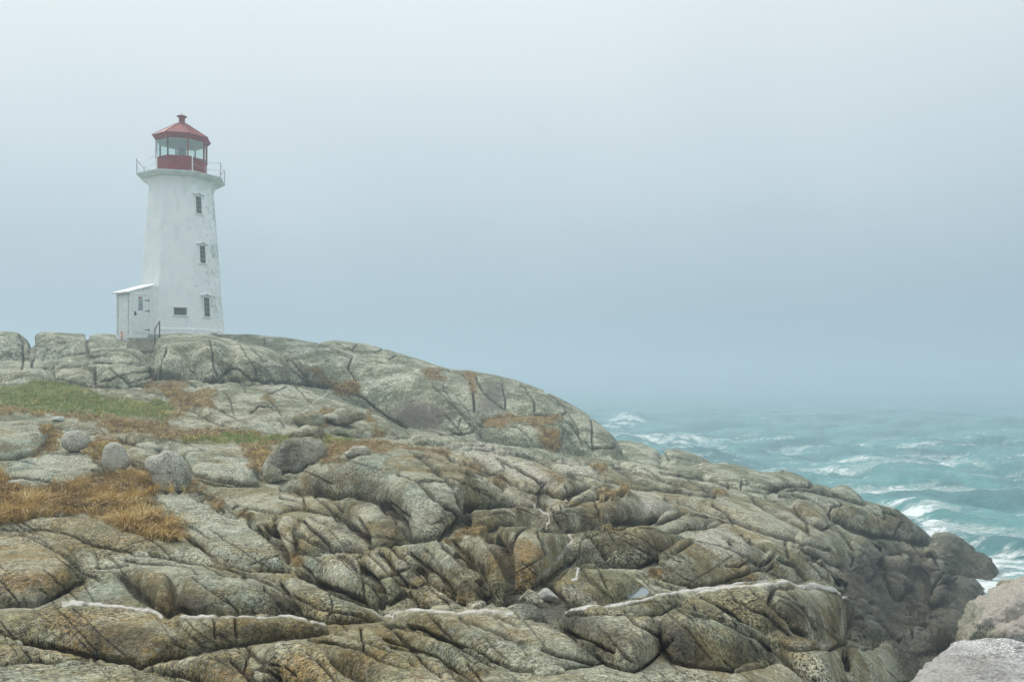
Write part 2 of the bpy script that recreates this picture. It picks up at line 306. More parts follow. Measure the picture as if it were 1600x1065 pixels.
# slabs: step height | crest line | foot line   (picture rows and columns of the 1600 px photograph)
TILES = """
18|70,568 100,558 150,547 190,545 220,550 238,560|70,576 100,574 150,568 180,566 238,568
24|80,572 120,567 150,568 152,580|80,596 110,600 150,604 152,602
24|152,575 180,567 230,567 240,575|152,602 180,605 232,603 240,592
16|-300,595 0,580 40,576 80,571 85,590|-300,605 0,600 40,602 85,597
60|236,550 245,530 262,522 300,521 330,524 380,535 440,552 480,568 510,590 522,604|236,578 240,590 262,592 300,590 330,597 360,592 380,598 440,596 490,602 522,606
8|125,603 160,602 220,608 260,612 300,620|125,607 170,620 230,625 300,625
16|300,612 330,598 400,594 470,600 530,622 590,648 640,676|300,642 340,664 400,677 440,678 500,682 560,682 640,682
10|640,676 680,668 720,680 760,690|640,690 690,694 730,696 760,694
20|-300,668 0,660 30,658 60,660 70,668 78,678|-300,718 0,716 30,712 60,710 78,680
8|-300,648 0,648 60,650 110,655 150,664 165,676|-300,666 0,664 60,665 95,670 130,678 165,678
10|98,688 106,675 124,674 137,684|98,696 110,702 126,699 137,688
14|-300,735 0,719 40,716 80,706 110,699 120,700 145,718 172,737|-300,760 0,744 35,750 70,755 100,755 140,747 172,739
5|78,756 100,748 125,750|78,760 100,763 125,760
16|175,674 215,674 260,682 300,690 345,702 385,718 402,735 408,748|175,682 200,694 250,708 290,722 300,740 340,748 408,752
14|200,706 215,694 235,692 254,704|200,722 215,732 235,729 254,710
14|296,728 320,714 350,712 365,718 385,735 405,748|296,744 320,752 360,755 405,753
24|222,780 240,770 290,768 325,785 345,800 385,815 425,850 455,888|222,788 260,818 300,848 340,877 390,891 455,892
14|-300,822 0,822 70,813 120,818 200,835 280,850 340,872 400,888 470,902 540,932 598,965|-300,835 0,834 60,834 110,842 180,862 240,872 330,887 400,902 450,927 500,952 598,970
40|-300,850 0,836 20,830 70,840 110,865 135,895 132,908|-300,960 0,946 60,944 90,932 110,920 132,910
22|70,846 100,838 130,848 150,868 153,895 154,905|70,850 100,872 120,892 154,907
9|150,880 165,868 185,865 200,875|150,888 170,889 200,886
10|195,868 220,862 240,870 270,880 300,890|195,878 220,885 260,886 300,893
40|180,892 200,886 250,888 270,900 280,930|180,896 200,911 220,932 240,947 265,960 280,952
10|120,938 150,900 175,895 200,912 220,930 250,948 262,962|120,944 160,945 200,948 230,953 262,965
34|278,900 300,895 340,903 380,900 420,915 450,940 465,958|278,950 300,956 340,958 400,959 430,961 465,960
20|380,898 410,902 440,915 460,940 470,955|380,900 420,926 445,951 470,959
24|440,910 480,915 530,935 570,950 598,965|440,926 470,961 500,971 540,974 598,968
30|-300,955 0,946 60,945 100,942 150,944 200,948 250,965 290,990 315,1010|-300,1010 0,1000 60,1006 120,1019 180,1026 220,1031 260,1024 315,1013
30|278,962 330,955 400,955 460,962 500,970 512,985|278,1001 310,1013 340,1009 400,1001 440,993 480,991 512,988
18|-300,1010 0,990 40,1000 60,1010 110,1020 140,1022|-300,1050 0,1036 50,1031 90,1033 140,1027
36|-300,1050 40,1040 90,1028 130,1020 180,1026 240,1040 320,1064|-300,1160 0,1150 100,1150 200,1140 320,1120
36|215,1032 270,1020 320,1014 360,1004 385,1010 400,1040 410,1066|215,1035 260,1046 300,1062 340,1084 380,1100 410,1090
12|385,1008 400,1001 425,1003 432,1020|385,1016 400,1026 415,1036 432,1036
36|405,1015 440,992 475,995 500,1010 530,1050 545,1080|405,1052 440,1066 480,1085 520,1110 545,1110
26|480,1000 530,988 570,985 590,1000 620,1020 660,1050 700,1080|480,1012 520,1034 560,1060 600,1094 660,1110 700,1110
16|525,985 570,970 600,980 625,1000 640,1015|525,991 560,1001 600,1013 640,1019
26|600,962 660,950 720,944 760,942 800,960 850,985 900,1000 940,1020 945,1035|600,976 650,987 700,1006 760,1032 800,1047 850,1052 900,1047 945,1039
22|600,985 640,980 680,1000 740,1015 790,1040 815,1062|600,1001 650,1017 690,1032 730,1064 770,1094 815,1082
26|640,1015 660,1020 700,1040 740,1062 780,1090|640,1104 680,1120 740,1120 780,1110
8|715,945 735,938 770,948 800,960 840,985|715,959 760,962 800,977 840,989
22|815,1067 845,1040 870,1038 900,1050 925,1065|815,1104 870,1124 925,1104
14|895,1055 930,1045 950,1055 975,1075|895,1094 930,1104 975,1098
7|1030,1062 1080,1048 1115,1045 1140,1055|1030,1078 1080,1088 1140,1072
20|1135,1055 1160,1045 1195,1032 1225,1040 1262,1067|1135,1094 1200,1114 1262,1094
44|440,750 480,725 520,710 560,703 610,699 650,703 700,716 760,742 800,765 822,778|440,757 500,766 560,776 600,786 630,814 645,844 690,838 720,813 740,790 780,784 822,780
22|525,782 545,776 580,786 610,806 632,830 640,842|525,802 545,818 560,832 580,850 610,850 640,846
20|462,812 490,803 520,808 545,825 570,850|462,832 490,847 520,859 545,857 570,856
20|460,832 470,820 485,825 505,845 522,858|460,862 480,864 500,863 522,861
28|418,820 430,808 450,806 460,825 466,845|418,832 430,852 445,869 455,873 466,863
14|390,818 400,800 410,790 425,795 438,803|390,822 405,832 420,832 438,809
12|310,764 340,755 400,753 440,758 470,765 475,785|310,776 340,782 380,787 430,797 475,790
16|340,784 352,774 375,776 384,790|340,797 355,807 372,808 384,799
10|435,766 460,757 475,765 500,770 530,790 540,805|435,777 470,792 500,802 540,810
34|465,882 480,862 520,858 545,868 570,890 590,915 597,938|465,892 490,907 520,927 560,942 580,947 597,943
30|530,862 570,858 600,880 625,905 640,920|530,868 560,893 595,932 610,942 640,927
30|575,860 600,850 630,858 660,885 670,905|575,864 600,888 625,912 650,917 670,909
26|635,918 660,902 680,900 700,920 722,940|635,927 655,950 690,954 722,949
52|610,850 640,845 690,848 720,870 750,900 765,930|610,855 650,888 690,922 720,942 745,950 765,941
52|690,848 720,835 755,840 775,870 795,900 802,925|690,853 730,888 760,922 775,947 790,947 802,936
60|760,842 780,822 800,812 830,815 870,822 895,830 902,860|760,846 790,892 800,922 830,924 870,897 902,870
26|728,795 760,785 800,783 835,780 850,795 856,815|728,822 760,824 800,817 830,814 856,820
36|846,790 880,775 920,780 960,765 1000,775 1012,800|846,824 880,828 920,822 960,824 1012,812
44|885,832 920,820 980,817 1040,825 1070,835 1085,838|885,882 930,880 970,882 1000,886 1040,872 1085,843
20|960,780 1000,768 1020,775 1050,790 1070,800|960,816 990,813 1030,811 1070,803
22|765,745 790,735 830,750 850,760 855,785|765,750 790,772 830,785 855,788
22|700,708 750,700 800,712 850,728 900,745 918,755|700,714 760,737 800,750 850,767 880,776 918,758
10|850,722 880,716 920,728 960,755|850,727 900,744 930,761 960,759
10|640,702 680,700 730,715 780,742|640,707 690,717 740,740 780,746
14|886,777 920,760 960,757 980,764|886,784 920,780 980,768
9|700,690 760,692 830,700 900,712 960,718|700,698 760,704 830,714 900,722 960,724
10|880,712 920,715 1000,735 1060,758 1120,773|880,717 950,750 1000,764 1060,770 1120,777
8|960,718 1040,728 1100,742 1140,768|960,725 1020,745 1090,764 1140,771
9|1080,727 1130,724 1170,729 1200,745 1215,764|1080,737 1120,753 1170,765 1215,767
9|1160,737 1210,736 1250,742 1280,758 1320,773|1160,752 1200,762 1260,765 1320,777
13|1060,774 1120,776 1180,795 1240,820 1300,850|1060,782 1120,801 1180,826 1240,846 1300,858
12|1000,815 1060,800 1100,803 1140,814|1000,824 1060,830 1100,826 1140,818
34|1010,887 1050,857 1090,834 1120,818 1140,822 1180,850 1210,875|1010,896 1050,906 1090,916 1140,906 1180,893 1210,882
18|1015,902 1060,877 1110,868 1160,885 1200,905 1240,917|1015,907 1060,922 1100,917 1160,910 1240,920
26|1140,838 1180,845 1240,855 1290,880 1325,902|1140,848 1180,882 1230,907 1280,920 1325,927
56|1060,937 1100,918 1150,912 1210,908 1270,912 1325,937|1060,944 1110,962 1160,987 1230,1012 1290,1015 1325,1005
56|1030,972 1060,957 1090,937 1130,950 1170,975 1200,995 1215,1020|1030,1002 1050,1037 1100,1047 1150,1052 1190,1042 1215,1032
40|1130,957 1180,965 1220,985 1250,995 1290,1020 1310,1067|1130,961 1170,988 1210,1013 1240,1044 1280,1076 1310,1096
44|870,962 920,950 960,955 1000,965 1040,980 1052,995|870,978 910,1012 950,1042 990,1052 1020,1032 1052,1001
18|885,957 940,945 1000,930 1055,920 1062,930|885,963 940,961 1000,965 1040,957 1062,941
30|855,907 890,880 920,876 960,882 1000,905 1022,925|855,918 890,947 930,947 980,937 1022,929
14|785,957 800,942 830,945 852,965|785,963 810,971 852,972
26|1296,802 1310,790 1350,787 1390,792 1420,810 1452,838|1296,809 1330,822 1370,837 1410,840 1440,852 1452,843
14|1240,780 1260,777 1285,790 1298,815|1240,794 1260,812 1285,828 1298,821
18|1240,838 1262,826 1300,842 1325,860 1335,885|1240,852 1270,868 1300,878 1335,892
18|1325,850 1345,838 1370,842 1378,862|1325,890 1350,915 1365,905 1378,880
15|1378,887 1390,870 1410,868 1427,885|1378,908 1395,928 1412,928 1427,917
18|1395,850 1420,842 1450,852 1475,870 1492,895|1395,862 1430,884 1460,904 1492,907
16|1430,905 1450,893 1475,895 1492,912|1430,925 1455,938 1475,940 1492,928
12|1430,868 1445,860 1462,868 1470,880|1430,882 1450,890 1470,888
18|1322,995 1345,984 1365,985 1372,1000|1322,1009 1345,1016 1372,1011
16|1328,950 1350,940 1368,952 1374,968|1328,965 1350,978 1374,975
24|1393,985 1420,973 1460,977 1480,990 1494,1002|1393,1014 1430,1026 1465,1022 1494,1010
26|1322,1022 1350,1010 1385,1012 1400,1030 1408,1050|1322,1066 1360,1082 1408,1068
14|1400,1040 1425,1022 1455,1028 1480,1050|1400,1066 1440,1074 1480,1060
16|1270,1010 1292,978 1308,990 1322,1030|1270,1060 1300,1090 1322,1080
"""
# joints: width, depth | line
JOINTS = """
2,3|260,546 251,566 250,584
1.6,2.5|328,530 333,552 333,568 340,588
1.4,2|376,540 384,552 394,566 403,586
1.2,1.6|394,543 408,558 424,588
1.6,2.2|448,562 458,580 476,594 488,600
1.3,1.8|456,564 472,582 488,596
1.3,1.6|494,572 504,584 514,598
2,3|318,596 340,593 360,575 372,577 394,593 440,595 500,603 560,618
1.5,2.2|150,574 150,600
1.8,2.5|170,574 184,586 204,602
1.5,2|184,586 170,594 156,596
1.5,2|190,586 210,580 240,579
1.5,2|202,598 220,593 240,586 248,572
2,3|250,587 276,587 290,594 306,602
1.2,1.5|84,572 86,592
1.2,1.6|86,592 112,597 128,601
1.3,1.6|76,568 104,558 128,552 166,547 200,548 218,560
1,1.2|140,558 166,555
1,1.2|156,568 220,566
2,3|136,524 138,552
2,3|30,525 38,536 34,576
3,4|52,530 50,572
1.5,2|326,632 344,640 370,656
1.3,1.6|350,612 360,624 366,648
1.1,1.4|382,594 384,612
1.2,1.5|416,616 432,609 448,602
1.8,2.4|460,600 472,612 490,632
1.8,2.6|392,644 404,634 420,634 428,640
1.8,2.4|422,626 440,648 464,656 492,664
1.4,1.8|432,652 444,668
1.2,1.5|506,620 538,638
1.3,1.8|412,526 414,536
1.2,1.6|498,536 520,546 546,558
2,3|550,558 544,574 552,586 555,606
2,3|556,612 600,648 640,670
1.5,2.2|678,602 692,616 708,632 728,652 742,672
1.5,2.2|693,602 706,626 720,644 744,670
1.2,1.6|696,648 720,674
1.1,1.5|720,652 714,670
2,3|688,678 718,678 742,673
2.5,3.5|702,578 720,582 734,594 740,608 741,642
1.8,2.6|742,586 754,610 768,624 786,638
1.6,2.2|784,600 790,624 789,640
1.8,2.6|816,600 826,614 834,626 835,642
1.8,2.6|852,610 874,626 886,640
1.6,2.4|888,642 876,649 836,648
1.6,2.2|888,642 900,664 910,692
1.2,1.6|876,652 892,664 904,680
2,3|924,648 926,670 927,700
1.8,2.6|926,701 948,698 964,697
1.2,1.6|884,670 878,696
1.2,1.6|914,688 924,700
1.5,2.2|526,536 552,548 584,550 600,544
1.4,2|608,562 620,554
1.3,1.8|550,546 558,538
1.3,1.8|960,692 972,708 980,712
1.2,1.6|1033,702 1046,718
1.2,1.6|748,666 780,666 810,668 832,688
3,4.5|650,712 672,722 690,738 710,754 720,776 728,800 730,826
2,3|620,736 640,746 656,752 676,768 700,784 716,796 726,816
1.2,1.6|650,749 700,749
3,4.5|732,789 760,787 784,783 820,780
1.6,2.2|768,741 788,736
1.6,2.2|740,714 752,726 768,740
1.4,1.8|724,718 736,730
1.2,1.6|782,720 788,732
2,3|778,716 800,728 820,740 850,758
2.2,3.5|850,758 848,782
1.5,2.2|884,756 887,774
2.6,4|888,775 918,757
1.8,2.5|808,708 832,718 860,730 900,748
1.2,1.6|810,786 820,800
1.8,2.6|858,792 870,808 880,824
1.3,1.8|876,784 884,796
1.5,2|928,778 940,800
5,8|766,832 776,852 784,866 794,891 800,915 797,934
2.2,3|828,820 812,832 800,852 794,872
1.4,1.8|840,832 848,856 852,866
2.4,3.5|688,846 708,864 720,880
2.6,4|712,865 730,881 754,897 762,919 760,937
2.2,3|708,848 724,864 740,880 770,895
2.2,3|640,865 660,881 680,895 700,909 712,929
2.5,3.8|916,828 928,840 948,872
1.5,2.2|946,820 960,844
1.5,2|438,768 460,774 474,784
1.5,2|474,766 472,784
1.8,2.4|516,774 536,800
2,3|492,766 500,780 516,794 522,804
2,3|468,808 492,830 512,846 522,858
2.8,4|526,810 556,824 578,848
2.8,4|560,810 570,828 580,852
2.6,4|590,782 608,802 628,820 640,840
1.6,2.2|608,784 640,808
1.6,2.2|524,857 554,859 576,855
1.6,2.2|460,820 464,860
4,6.5|418,818 434,848 450,874
2.8,4|390,816 406,826 430,848
1.5,2|556,868 570,856
1.6,2.4|532,865 562,889 568,913 570,937
4,6|558,885 586,907 598,923 598,945
2.6,4|590,865 614,891 640,917
1.8,2.6|590,905 618,897 640,887
1.8,2.6|468,877 490,903
3,4.5|470,899 500,911 540,927 580,945 614,963
1.8,2.6|414,917 432,941 444,957
2.6,4|436,911 456,939 468,959
1.4,1.8|320,889 350,903
1.2,1.6|348,927 374,957
1.4,2|514,929 520,945 516,961
1.8,2.6|384,1003 388,1021 382,1035
4,6|364,1021 386,1041 406,1067
2.6,4|406,1039 432,1061
1.8,2.6|440,1035 456,1053
2.6,4|488,1017 506,1037 528,1057
2,3|368,963 372,993
1.6,2.2|334,965 338,995
1.8,2.6|564,985 568,1013
2,3|484,997 520,1005 568,1015 604,1031 640,1041
2.6,4|604,977 640,1013
2.8,4.2|640,979 664,985 680,995 716,1009 740,1021 780,1037
2.8,4.2|720,967 752,983 792,1001 820,1009
1.4,2|670,961 692,985 708,1001
1.6,2.2|768,961 792,977 812,985
2.6,4|640,1013 670,1039 690,1051
1.6,2.4|730,1035 752,1063
2.6,4|848,1019 866,1025 894,1031 926,1039
2.6,4|850,969 880,985 920,1003 960,1021
1.6,2.2|906,881 928,905 952,927
1.6,2.2|932,877 952,915
2,3|976,957 990,977 1010,987 1034,1001
1.8,2.6|960,1009 984,1035
1.8,2.6|1080,963 1100,966 1140,969
3,4.5|1096,929 1130,951 1160,973 1186,993 1204,1013 1208,1031
2,2.8|1146,931 1172,949 1200,963 1234,993
3.6,5.5|1210,915 1206,941 1234,967 1240,981 1260,993
1.5,2|1220,913 1240,933 1260,960 1275,985
1.5,2|1166,913 1186,929 1202,943
2,3|1172,1001 1186,1021 1184,1035
1.4,2|1136,913 1148,931
2,3|1134,885 1154,887 1170,877 1186,885
2.6,4|1190,881 1208,869
1.6,2.2|1216,873 1240,885 1260,909
1.6,2.2|1248,865 1266,885 1280,905
2.4,3.4|960,728 984,740 1018,760 1044,765 1068,768 1100,772 1118,773
1.2,1.6|1008,732 1040,750 1068,766
2.4,3.4|1034,736 1072,742 1100,746
1.2,1.6|1076,748 1110,768
2,3|1040,778 1072,798
3.2,5|1072,798 1056,808 1034,812 1000,812 960,817
2,2.8|1114,786 1136,800 1152,816 1172,824
1.6,2.2|1080,804 1104,808 1134,807
2.8,4|1144,816 1156,836 1172,850 1196,860
2.8,4|1178,778 1196,792 1220,804 1244,818 1266,832
2.6,3.6|1212,762 1232,757 1268,757
1.3,1.8|1218,772 1244,776 1260,780
1.3,1.8|1138,752 1138,762
1.3,1.8|1160,748 1158,760
1.4,2|1196,776 1216,786 1240,800 1260,816 1264,828
2,2.8|1228,846 1230,872
2.8,4|1248,854 1276,876
1.5,2|1088,846 1112,848 1140,856 1160,872
2,2.8|1240,769 1262,778 1292,792 1298,805
1.6,2.2|1296,801 1301,790 1316,787
2.4,3.4|1307,812 1334,828 1366,839 1388,852
1.8,2.6|1303,819 1319,839 1334,857 1332,880
1.6,2.2|1384,810 1382,796 1402,805
1.6,2.2|1380,837 1400,838 1411,814
1.8,2.4|1438,850 1452,839
1.8,2.6|1285,769 1314,776 1337,783 1352,787
1.8,2.6|1251,855 1274,866 1294,875 1319,888
2.6,3.8|1253,870 1292,886 1316,913
2,3|1458,920 1460,904 1474,895 1487,895 1490,915
1.6,2.2|1424,848 1438,866 1456,868 1478,888
2.8,4|1366,841 1380,866 1375,884
1.6,2.2|1431,924 1454,936
3.6,5.5|1392,973 1398,993 1400,1005
1.8,2.6|1428,977 1444,997
1.8,2.6|1354,993 1366,1011
3,4|1320,905 1326,931 1330,977 1318,1005 1324,1045
2,3|1280,885 1306,897 1320,911
"""
# quartz veins: half width | line
VEINS = """
2.6|885,958 915,954 940,948 985,938 1010,933 1058,924
2.6|1062,923 1095,921 1130,915
2.0|1134,915 1180,913 1230,911 1270,915 1300,925 1320,934
4.5|98,945 130,941 170,945 210,951 238,954 252,963
2.6|282,962 340,959 400,960 450,963 478,969
3.2|486,972 506,977
4.0|604,963 640,955 680,958
3.0|680,959 720,961 760,958 800,965
0.9|835,780 850,795 856,812 846,820
1.0|886,826 894,840 885,858 873,870
0.9|873,872 860,885 838,908
0.7|555,597 600,594 635,588 655,579
0.8|512,613 498,622 486,632
0.7|481,640 470,645
0.7|496,645 478,655
0.8|436,664 431,668
1.6|895,882 904,886 902,900 895,902
"""
POLYS = {
 'turf': ["-300,606 0,606 60,597 95,598 120,604 135,612 160,622 200,624 255,628 275,640 262,654 220,648 180,650 90,641 0,631 -300,631",
          "285,680 340,678 400,679 480,680 550,684 545,689 480,690 400,692 340,690 288,692", "502,684 552,686 548,690 505,690"],
 'soil': ["-300,630 0,630 90,641 180,650 250,655 262,640 268,622 250,612 300,610 308,630 285,650 255,668 330,668 420,678 330,684 290,688 240,680 190,675 165,672 150,660 100,650 0,646 -300,646",
          "-300,740 0,742 20,757 80,760 120,752 180,737 190,730 235,728 252,765 224,778 235,800 272,822 277,845 230,838 130,803 60,804 18,816 0,815 -300,815",
          "60,664 92,671 98,702 124,702 135,688 160,680 190,690 165,705 168,735 145,715 117,698 40,714 78,690",
          "250,745 300,748 330,752 296,768 240,768", "370,692 440,688 425,705 416,730 405,738 382,714",
          "505,686 600,690 640,697 700,702 690,712 620,699 560,704 505,722 495,732",
          "220,597 280,594 292,606 270,612 228,608", "306,608 338,605 342,622 325,636 300,628", "512,596 556,594 560,612 545,620 520,612",
          "745,650 800,646 872,649 882,656 850,664 810,660 775,667 748,661", "842,664 874,668 876,704 854,702 838,684", "498,640 545,634 540,652 500,668 492,655",
          "572,640 584,648 582,662 570,655", "578,664 602,668 600,682 580,682", "322,776 350,774 345,800 335,798", "378,790 402,796 390,815 370,806",
          "450,862 468,868 464,890 452,880", "470,566 520,590 512,600 490,580", "655,572 690,578 698,590 665,590", "720,578 742,584 752,612 742,622 735,600",
          "916,724 950,726 945,735 925,734", "1112,764 1130,766 1128,774 1112,774", "730,822 760,820 765,830 700,846 680,848 720,832",
          "930,762 985,762 975,770 935,770", "402,612 424,616 424,628 408,622", "1040,906 1030,886 1016,892 1020,902"],
 'ochre': ["-300,840 0,840 60,850 140,880 150,905 100,940 0,946 -300,946", "180,890 260,890 280,930 276,955 235,945 200,910", "-300,1000 0,1000 110,1018 120,1030 60,1045 -300,1045",
           "220,1035 380,1006 410,1066 300,1066", "410,1020 470,1000 520,1050 520,1066 410,1066", "480,918 512,930 512,965 478,955",
           "665,922 720,922 722,950 655,950", "700,940 740,938 840,988 820,1005 760,975", "640,702 700,700 780,742 850,790 845,800 765,750 700,720",
           "768,840 870,830 880,900 800,925 760,880", "620,890 760,925 762,945 680,930", "860,780 960,770 960,820 870,828", "1030,890 1070,892 1070,915 1040,915",
           "1040,985 1090,975 1110,1020 1060,1040", "1200,950 1320,940 1320,1010 1220,1005", "930,985 1040,1000 1040,1030 960,1010", "700,715 800,740 790,770 740,745",
           "915,722 955,726 955,742 918,738", "180,1005 320,1012 310,1030 200,1030", "1200,800 1320,830 1420,830 1400,800 1300,790", "540,790 620,800 640,840 560,820", "330,965 400,965 400,1000 330,1005", "60,950 250,960 270,1020 120,1020", "640,1030 760,1050 760,1080 620,1080"],
 'dun': ["480,748 520,742 600,745 640,790 640,838 600,790 540,776 480,765", "728,800 760,792 850,800 855,815 800,817 735,824", "850,800 900,790 1000,790 1005,810 960,822 880,828 848,822", "890,850 960,840 1070,850 1050,872 1000,884 890,880", "630,880 700,880 760,915 765,945 700,925 650,900", "790,762 850,765 858,788 820,783", "1180,950 1240,935 1320,950 1322,1005 1240,1010 1190,985", "880,975 960,975 1010,1000 1010,1045 950,1040 890,1000", "1028,990 1060,975 1100,985 1115,1040 1050,1038", "-300,905 0,905 60,915 110,915 95,942 0,946 -300,946", "180,900 240,905 280,935 275,955 220,930", "280,930 330,935 340,957 282,954", "400,925 440,925 470,956 420,958", "120,985 200,980 300,1000 260,1024 170,1022 120,1012", "282,985 400,975 500,980 480,990 340,1008 285,1000", "640,625 700,630 720,650 690,672 640,660 600,640", "1000,880 1060,860 1090,900 1050,905 1010,900", "700,1040 780,1050 800,1090 740,1100", "1120,1000 1190,1000 1210,1030 1150,1048", "400,585 500,585 515,600 400,592", "330,1010 372,1020 400,1060 340,1060", "590,790 640,800 640,840 600,830", "460,900 520,905 590,938 540,935", "770,835 800,830 800,900 780,900"],
 'pale': ["720,702 760,700 850,735 880,768 860,765 780,735", "640,696 760,694 800,706 700,706", "1000,770 1060,795 1040,806 1000,800", "1085,838 1125,818 1140,830 1180,860 1150,870 1100,855", "860,718 900,722 950,752 900,742",
          "812,932 830,918 855,925 870,930 860,938 835,938", "1016,925 1010,930 985,932 1000,921 1012,920", "1290,860 1318,890 1318,905 1270,870"],
 'blue': ["-300,655 0,655 60,655 160,672 110,700 170,737 100,755 0,745 -300,745", "175,672 400,715 410,752 300,742 240,710", "222,770 290,768 400,820 455,890 380,890 260,820",
          "440,750 560,700 660,705 720,760 640,830 560,775", "465,870 520,858 570,900 560,940 480,900", "600,985 680,1000 800,1050 820,1065 740,1062 640,1010", "680,960 800,1000 940,1020 940,1040 820,1045 700,1000",
          "300,895 400,905 440,955 330,955", "440,905 520,930 590,962 540,970", "150,905 180,905 260,955 120,940", "880,975 960,955 1000,970 940,990", "1050,970 1090,955 1140,970 1180,1010 1130,1000", "640,845 700,850 720,900 660,880", "800,945 850,950 830,975 790,960",
          "-300,1050 60,1040 120,1035 130,1066 -300,1066", "380,660 520,640 560,680 400,680"],
 'wet': ["1322,880 1345,850 1370,860 1390,868 1425,866 1440,872 1470,880 1500,860 1560,860 1565,890 1540,930 1490,985 1500,1010 1480,1066 1410,1066 1390,1005 1330,1000 1320,930",
         "1450,840 1478,828 1520,850 1562,880 1540,925 1500,900 1480,860", "545,1200 1600,1200 1600,1120 1300,1120", "280,925 340,940 330,956 282,952", "410,925 440,940 470,958 440,957",
         "790,925 880,930 960,985 900,985 820,965", "640,625 700,640 690,670 660,672 600,650", "768,600 790,600 792,640 750,645 742,630", "1030,975 1050,965 1080,985 1075,1035 1040,1035"],
}

def pl(s): return np.array([[float(v) for v in p.split(',')] for p in s.split()])

# picture-plane rasters used to lay out the relief; index = (row - RY0) * 1, (col - RX0)
RX0, RX1, RY0, RY1 = -300, 1900, 480, 1260
RW, RH = RX1 - RX0, RY1 - RY0
gx = np.arange(RX0, RX1) + 0.0
gy = np.arange(RY0, RY1) + 0.0

def sample(r, x, y):
    x = np.clip(x - RX0, 0, RW - 1.001); y = np.clip(y - RY0, 0, RH - 1.001)
    i = y.astype(np.int32); j = x.astype(np.int32); fy = (y - i).astype(np.float32); fx = (x - j).astype(np.float32)
    return (r[i, j] * (1 - fx) * (1 - fy) + r[i, j + 1] * fx * (1 - fy) + r[i + 1, j] * (1 - fx) * fy + r[i + 1, j + 1] * fx * fy)

def step_raster():
    D = np.zeros((RH, RW), np.float32); W = np.zeros((RH, RW), np.float32)
    for line in TILES.strip().split('\n'):
        A, top, bot = line.split('|'); A = float(A); top = pl(top); bot = pl(bot)
        x0 = max(top[0, 0], bot[0, 0], RX0); x1 = min(top[-1, 0], bot[-1, 0], RX1 - 1)
        xs = np.arange(int(x0), int(x1) + 1)
        yt = pchip(top[:, 0], top[:, 1], xs.astype(float)); yb = pchip(bot[:, 0], bot[:, 1], xs.astype(float))
        hgt = np.maximum(yb - yt, 0.5)
        e = np.minimum(xs - x0, x1 - xs) if x0 > RX0 + 5 else x1 - xs
        Ae = np.minimum(A * 1.12, 0.66 * hgt) * (1 - np.exp(-(e + 0.5) / 7.0))
        ym = yt + Ae
        t = (gy[:, None] - ym[None]) / np.maximum(yb - ym, 0.5)[None]
        rise = np.clip(1 + (gy[:, None] - ym[None]) / np.maximum(0.35 * Ae, 1.5)[None], 0, 1)
        g = np.where(t < 0, rise * rise * (3 - 2 * rise), np.clip(1 - np.clip(t, 0, 1) ** 3.0, 0, 1) ** 0.58)
        g = np.where(t > 1, 0, g) * Ae[None]
        sl = slice(xs[0] - RX0, xs[-1] + 1 - RX0)
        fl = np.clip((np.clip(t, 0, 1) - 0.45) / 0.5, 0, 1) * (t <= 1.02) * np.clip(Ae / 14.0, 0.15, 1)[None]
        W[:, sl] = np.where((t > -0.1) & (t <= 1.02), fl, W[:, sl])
        D[:, sl] = np.maximum(D[:, sl], g)
    D = blur(blur(D, 0.9, 0), 1.6, 1)
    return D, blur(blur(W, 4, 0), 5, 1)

def seg_dist(pts, X, Y):
    d = np.full(X.shape, 1e9, np.float32)
    for a, b in zip(pts[:-1], pts[1:]):
        v = b - a; L2 = max((v ** 2).sum(), 1e-6)
        t = np.clip(((X - a[0]) * v[0] + (Y - a[1]) * v[1]) / L2, 0, 1)
        d = np.minimum(d, np.hypot(X - a[0] - t * v[0], Y - a[1] - t * v[1]))
    return d

def rough_line(pts, rs):
    """subdivide with small irregular offsets, as real joints run"""
    o = [pts[0]]
    for a, b in zip(pts[:-1], pts[1:]):
        v = b - a; L = np.hypot(*v); n = max(1, int(L / 7)); nn = np.array([-v[1], v[0]]) / max(L, 1e-6)
        for k in range(1, n + 1):
            p = a + v * k / n
            if k < n: p = p + nn * rs.uniform(-1.3, 1.3)
            o.append(p)
    return np.array(o)

def minor_joints():
    rs = np.random.RandomState(77); o = []
    while len(o) < 150:
        x = rs.uniform(-200, 1400); y = rs.uniform(600, 1090)
        top = np.interp(x, [-200, 0, 250, 500, 750, 1000, 1300, 1400], [690, 690, 640, 640, 690, 725, 790, 830])
        if y < top + 6 and rs.rand() > 0.12: continue
        if y < 575: continue
        fore = min(max((y - top) / 190.0, 0.22), 1.0)
        a = math.atan(math.tan(math.radians(44 + 13 * float(vnoise(x / 170, y / 120, 0.5, 55)))) * fore)
        if rs.rand() < 0.06: a = -a * 0.6
        L = rs.uniform(40, 130) * (0.5 + 0.5 * fore); bend = rs.uniform(-0.25, 0.35)
        p = []; px, py = x, y
        for k in range(5):
            p.append((px, py)); px += L / 4 * math.cos(a); py += L / 4 * math.sin(a); a += bend / 4
        wd = rs.uniform(0.55, 1.0)
        o.append('%.2f,%.2f|' % (wd, wd * 1.2) + ' '.join('%.1f,%.1f' % q for q in p))
    return '\n'.join(o)

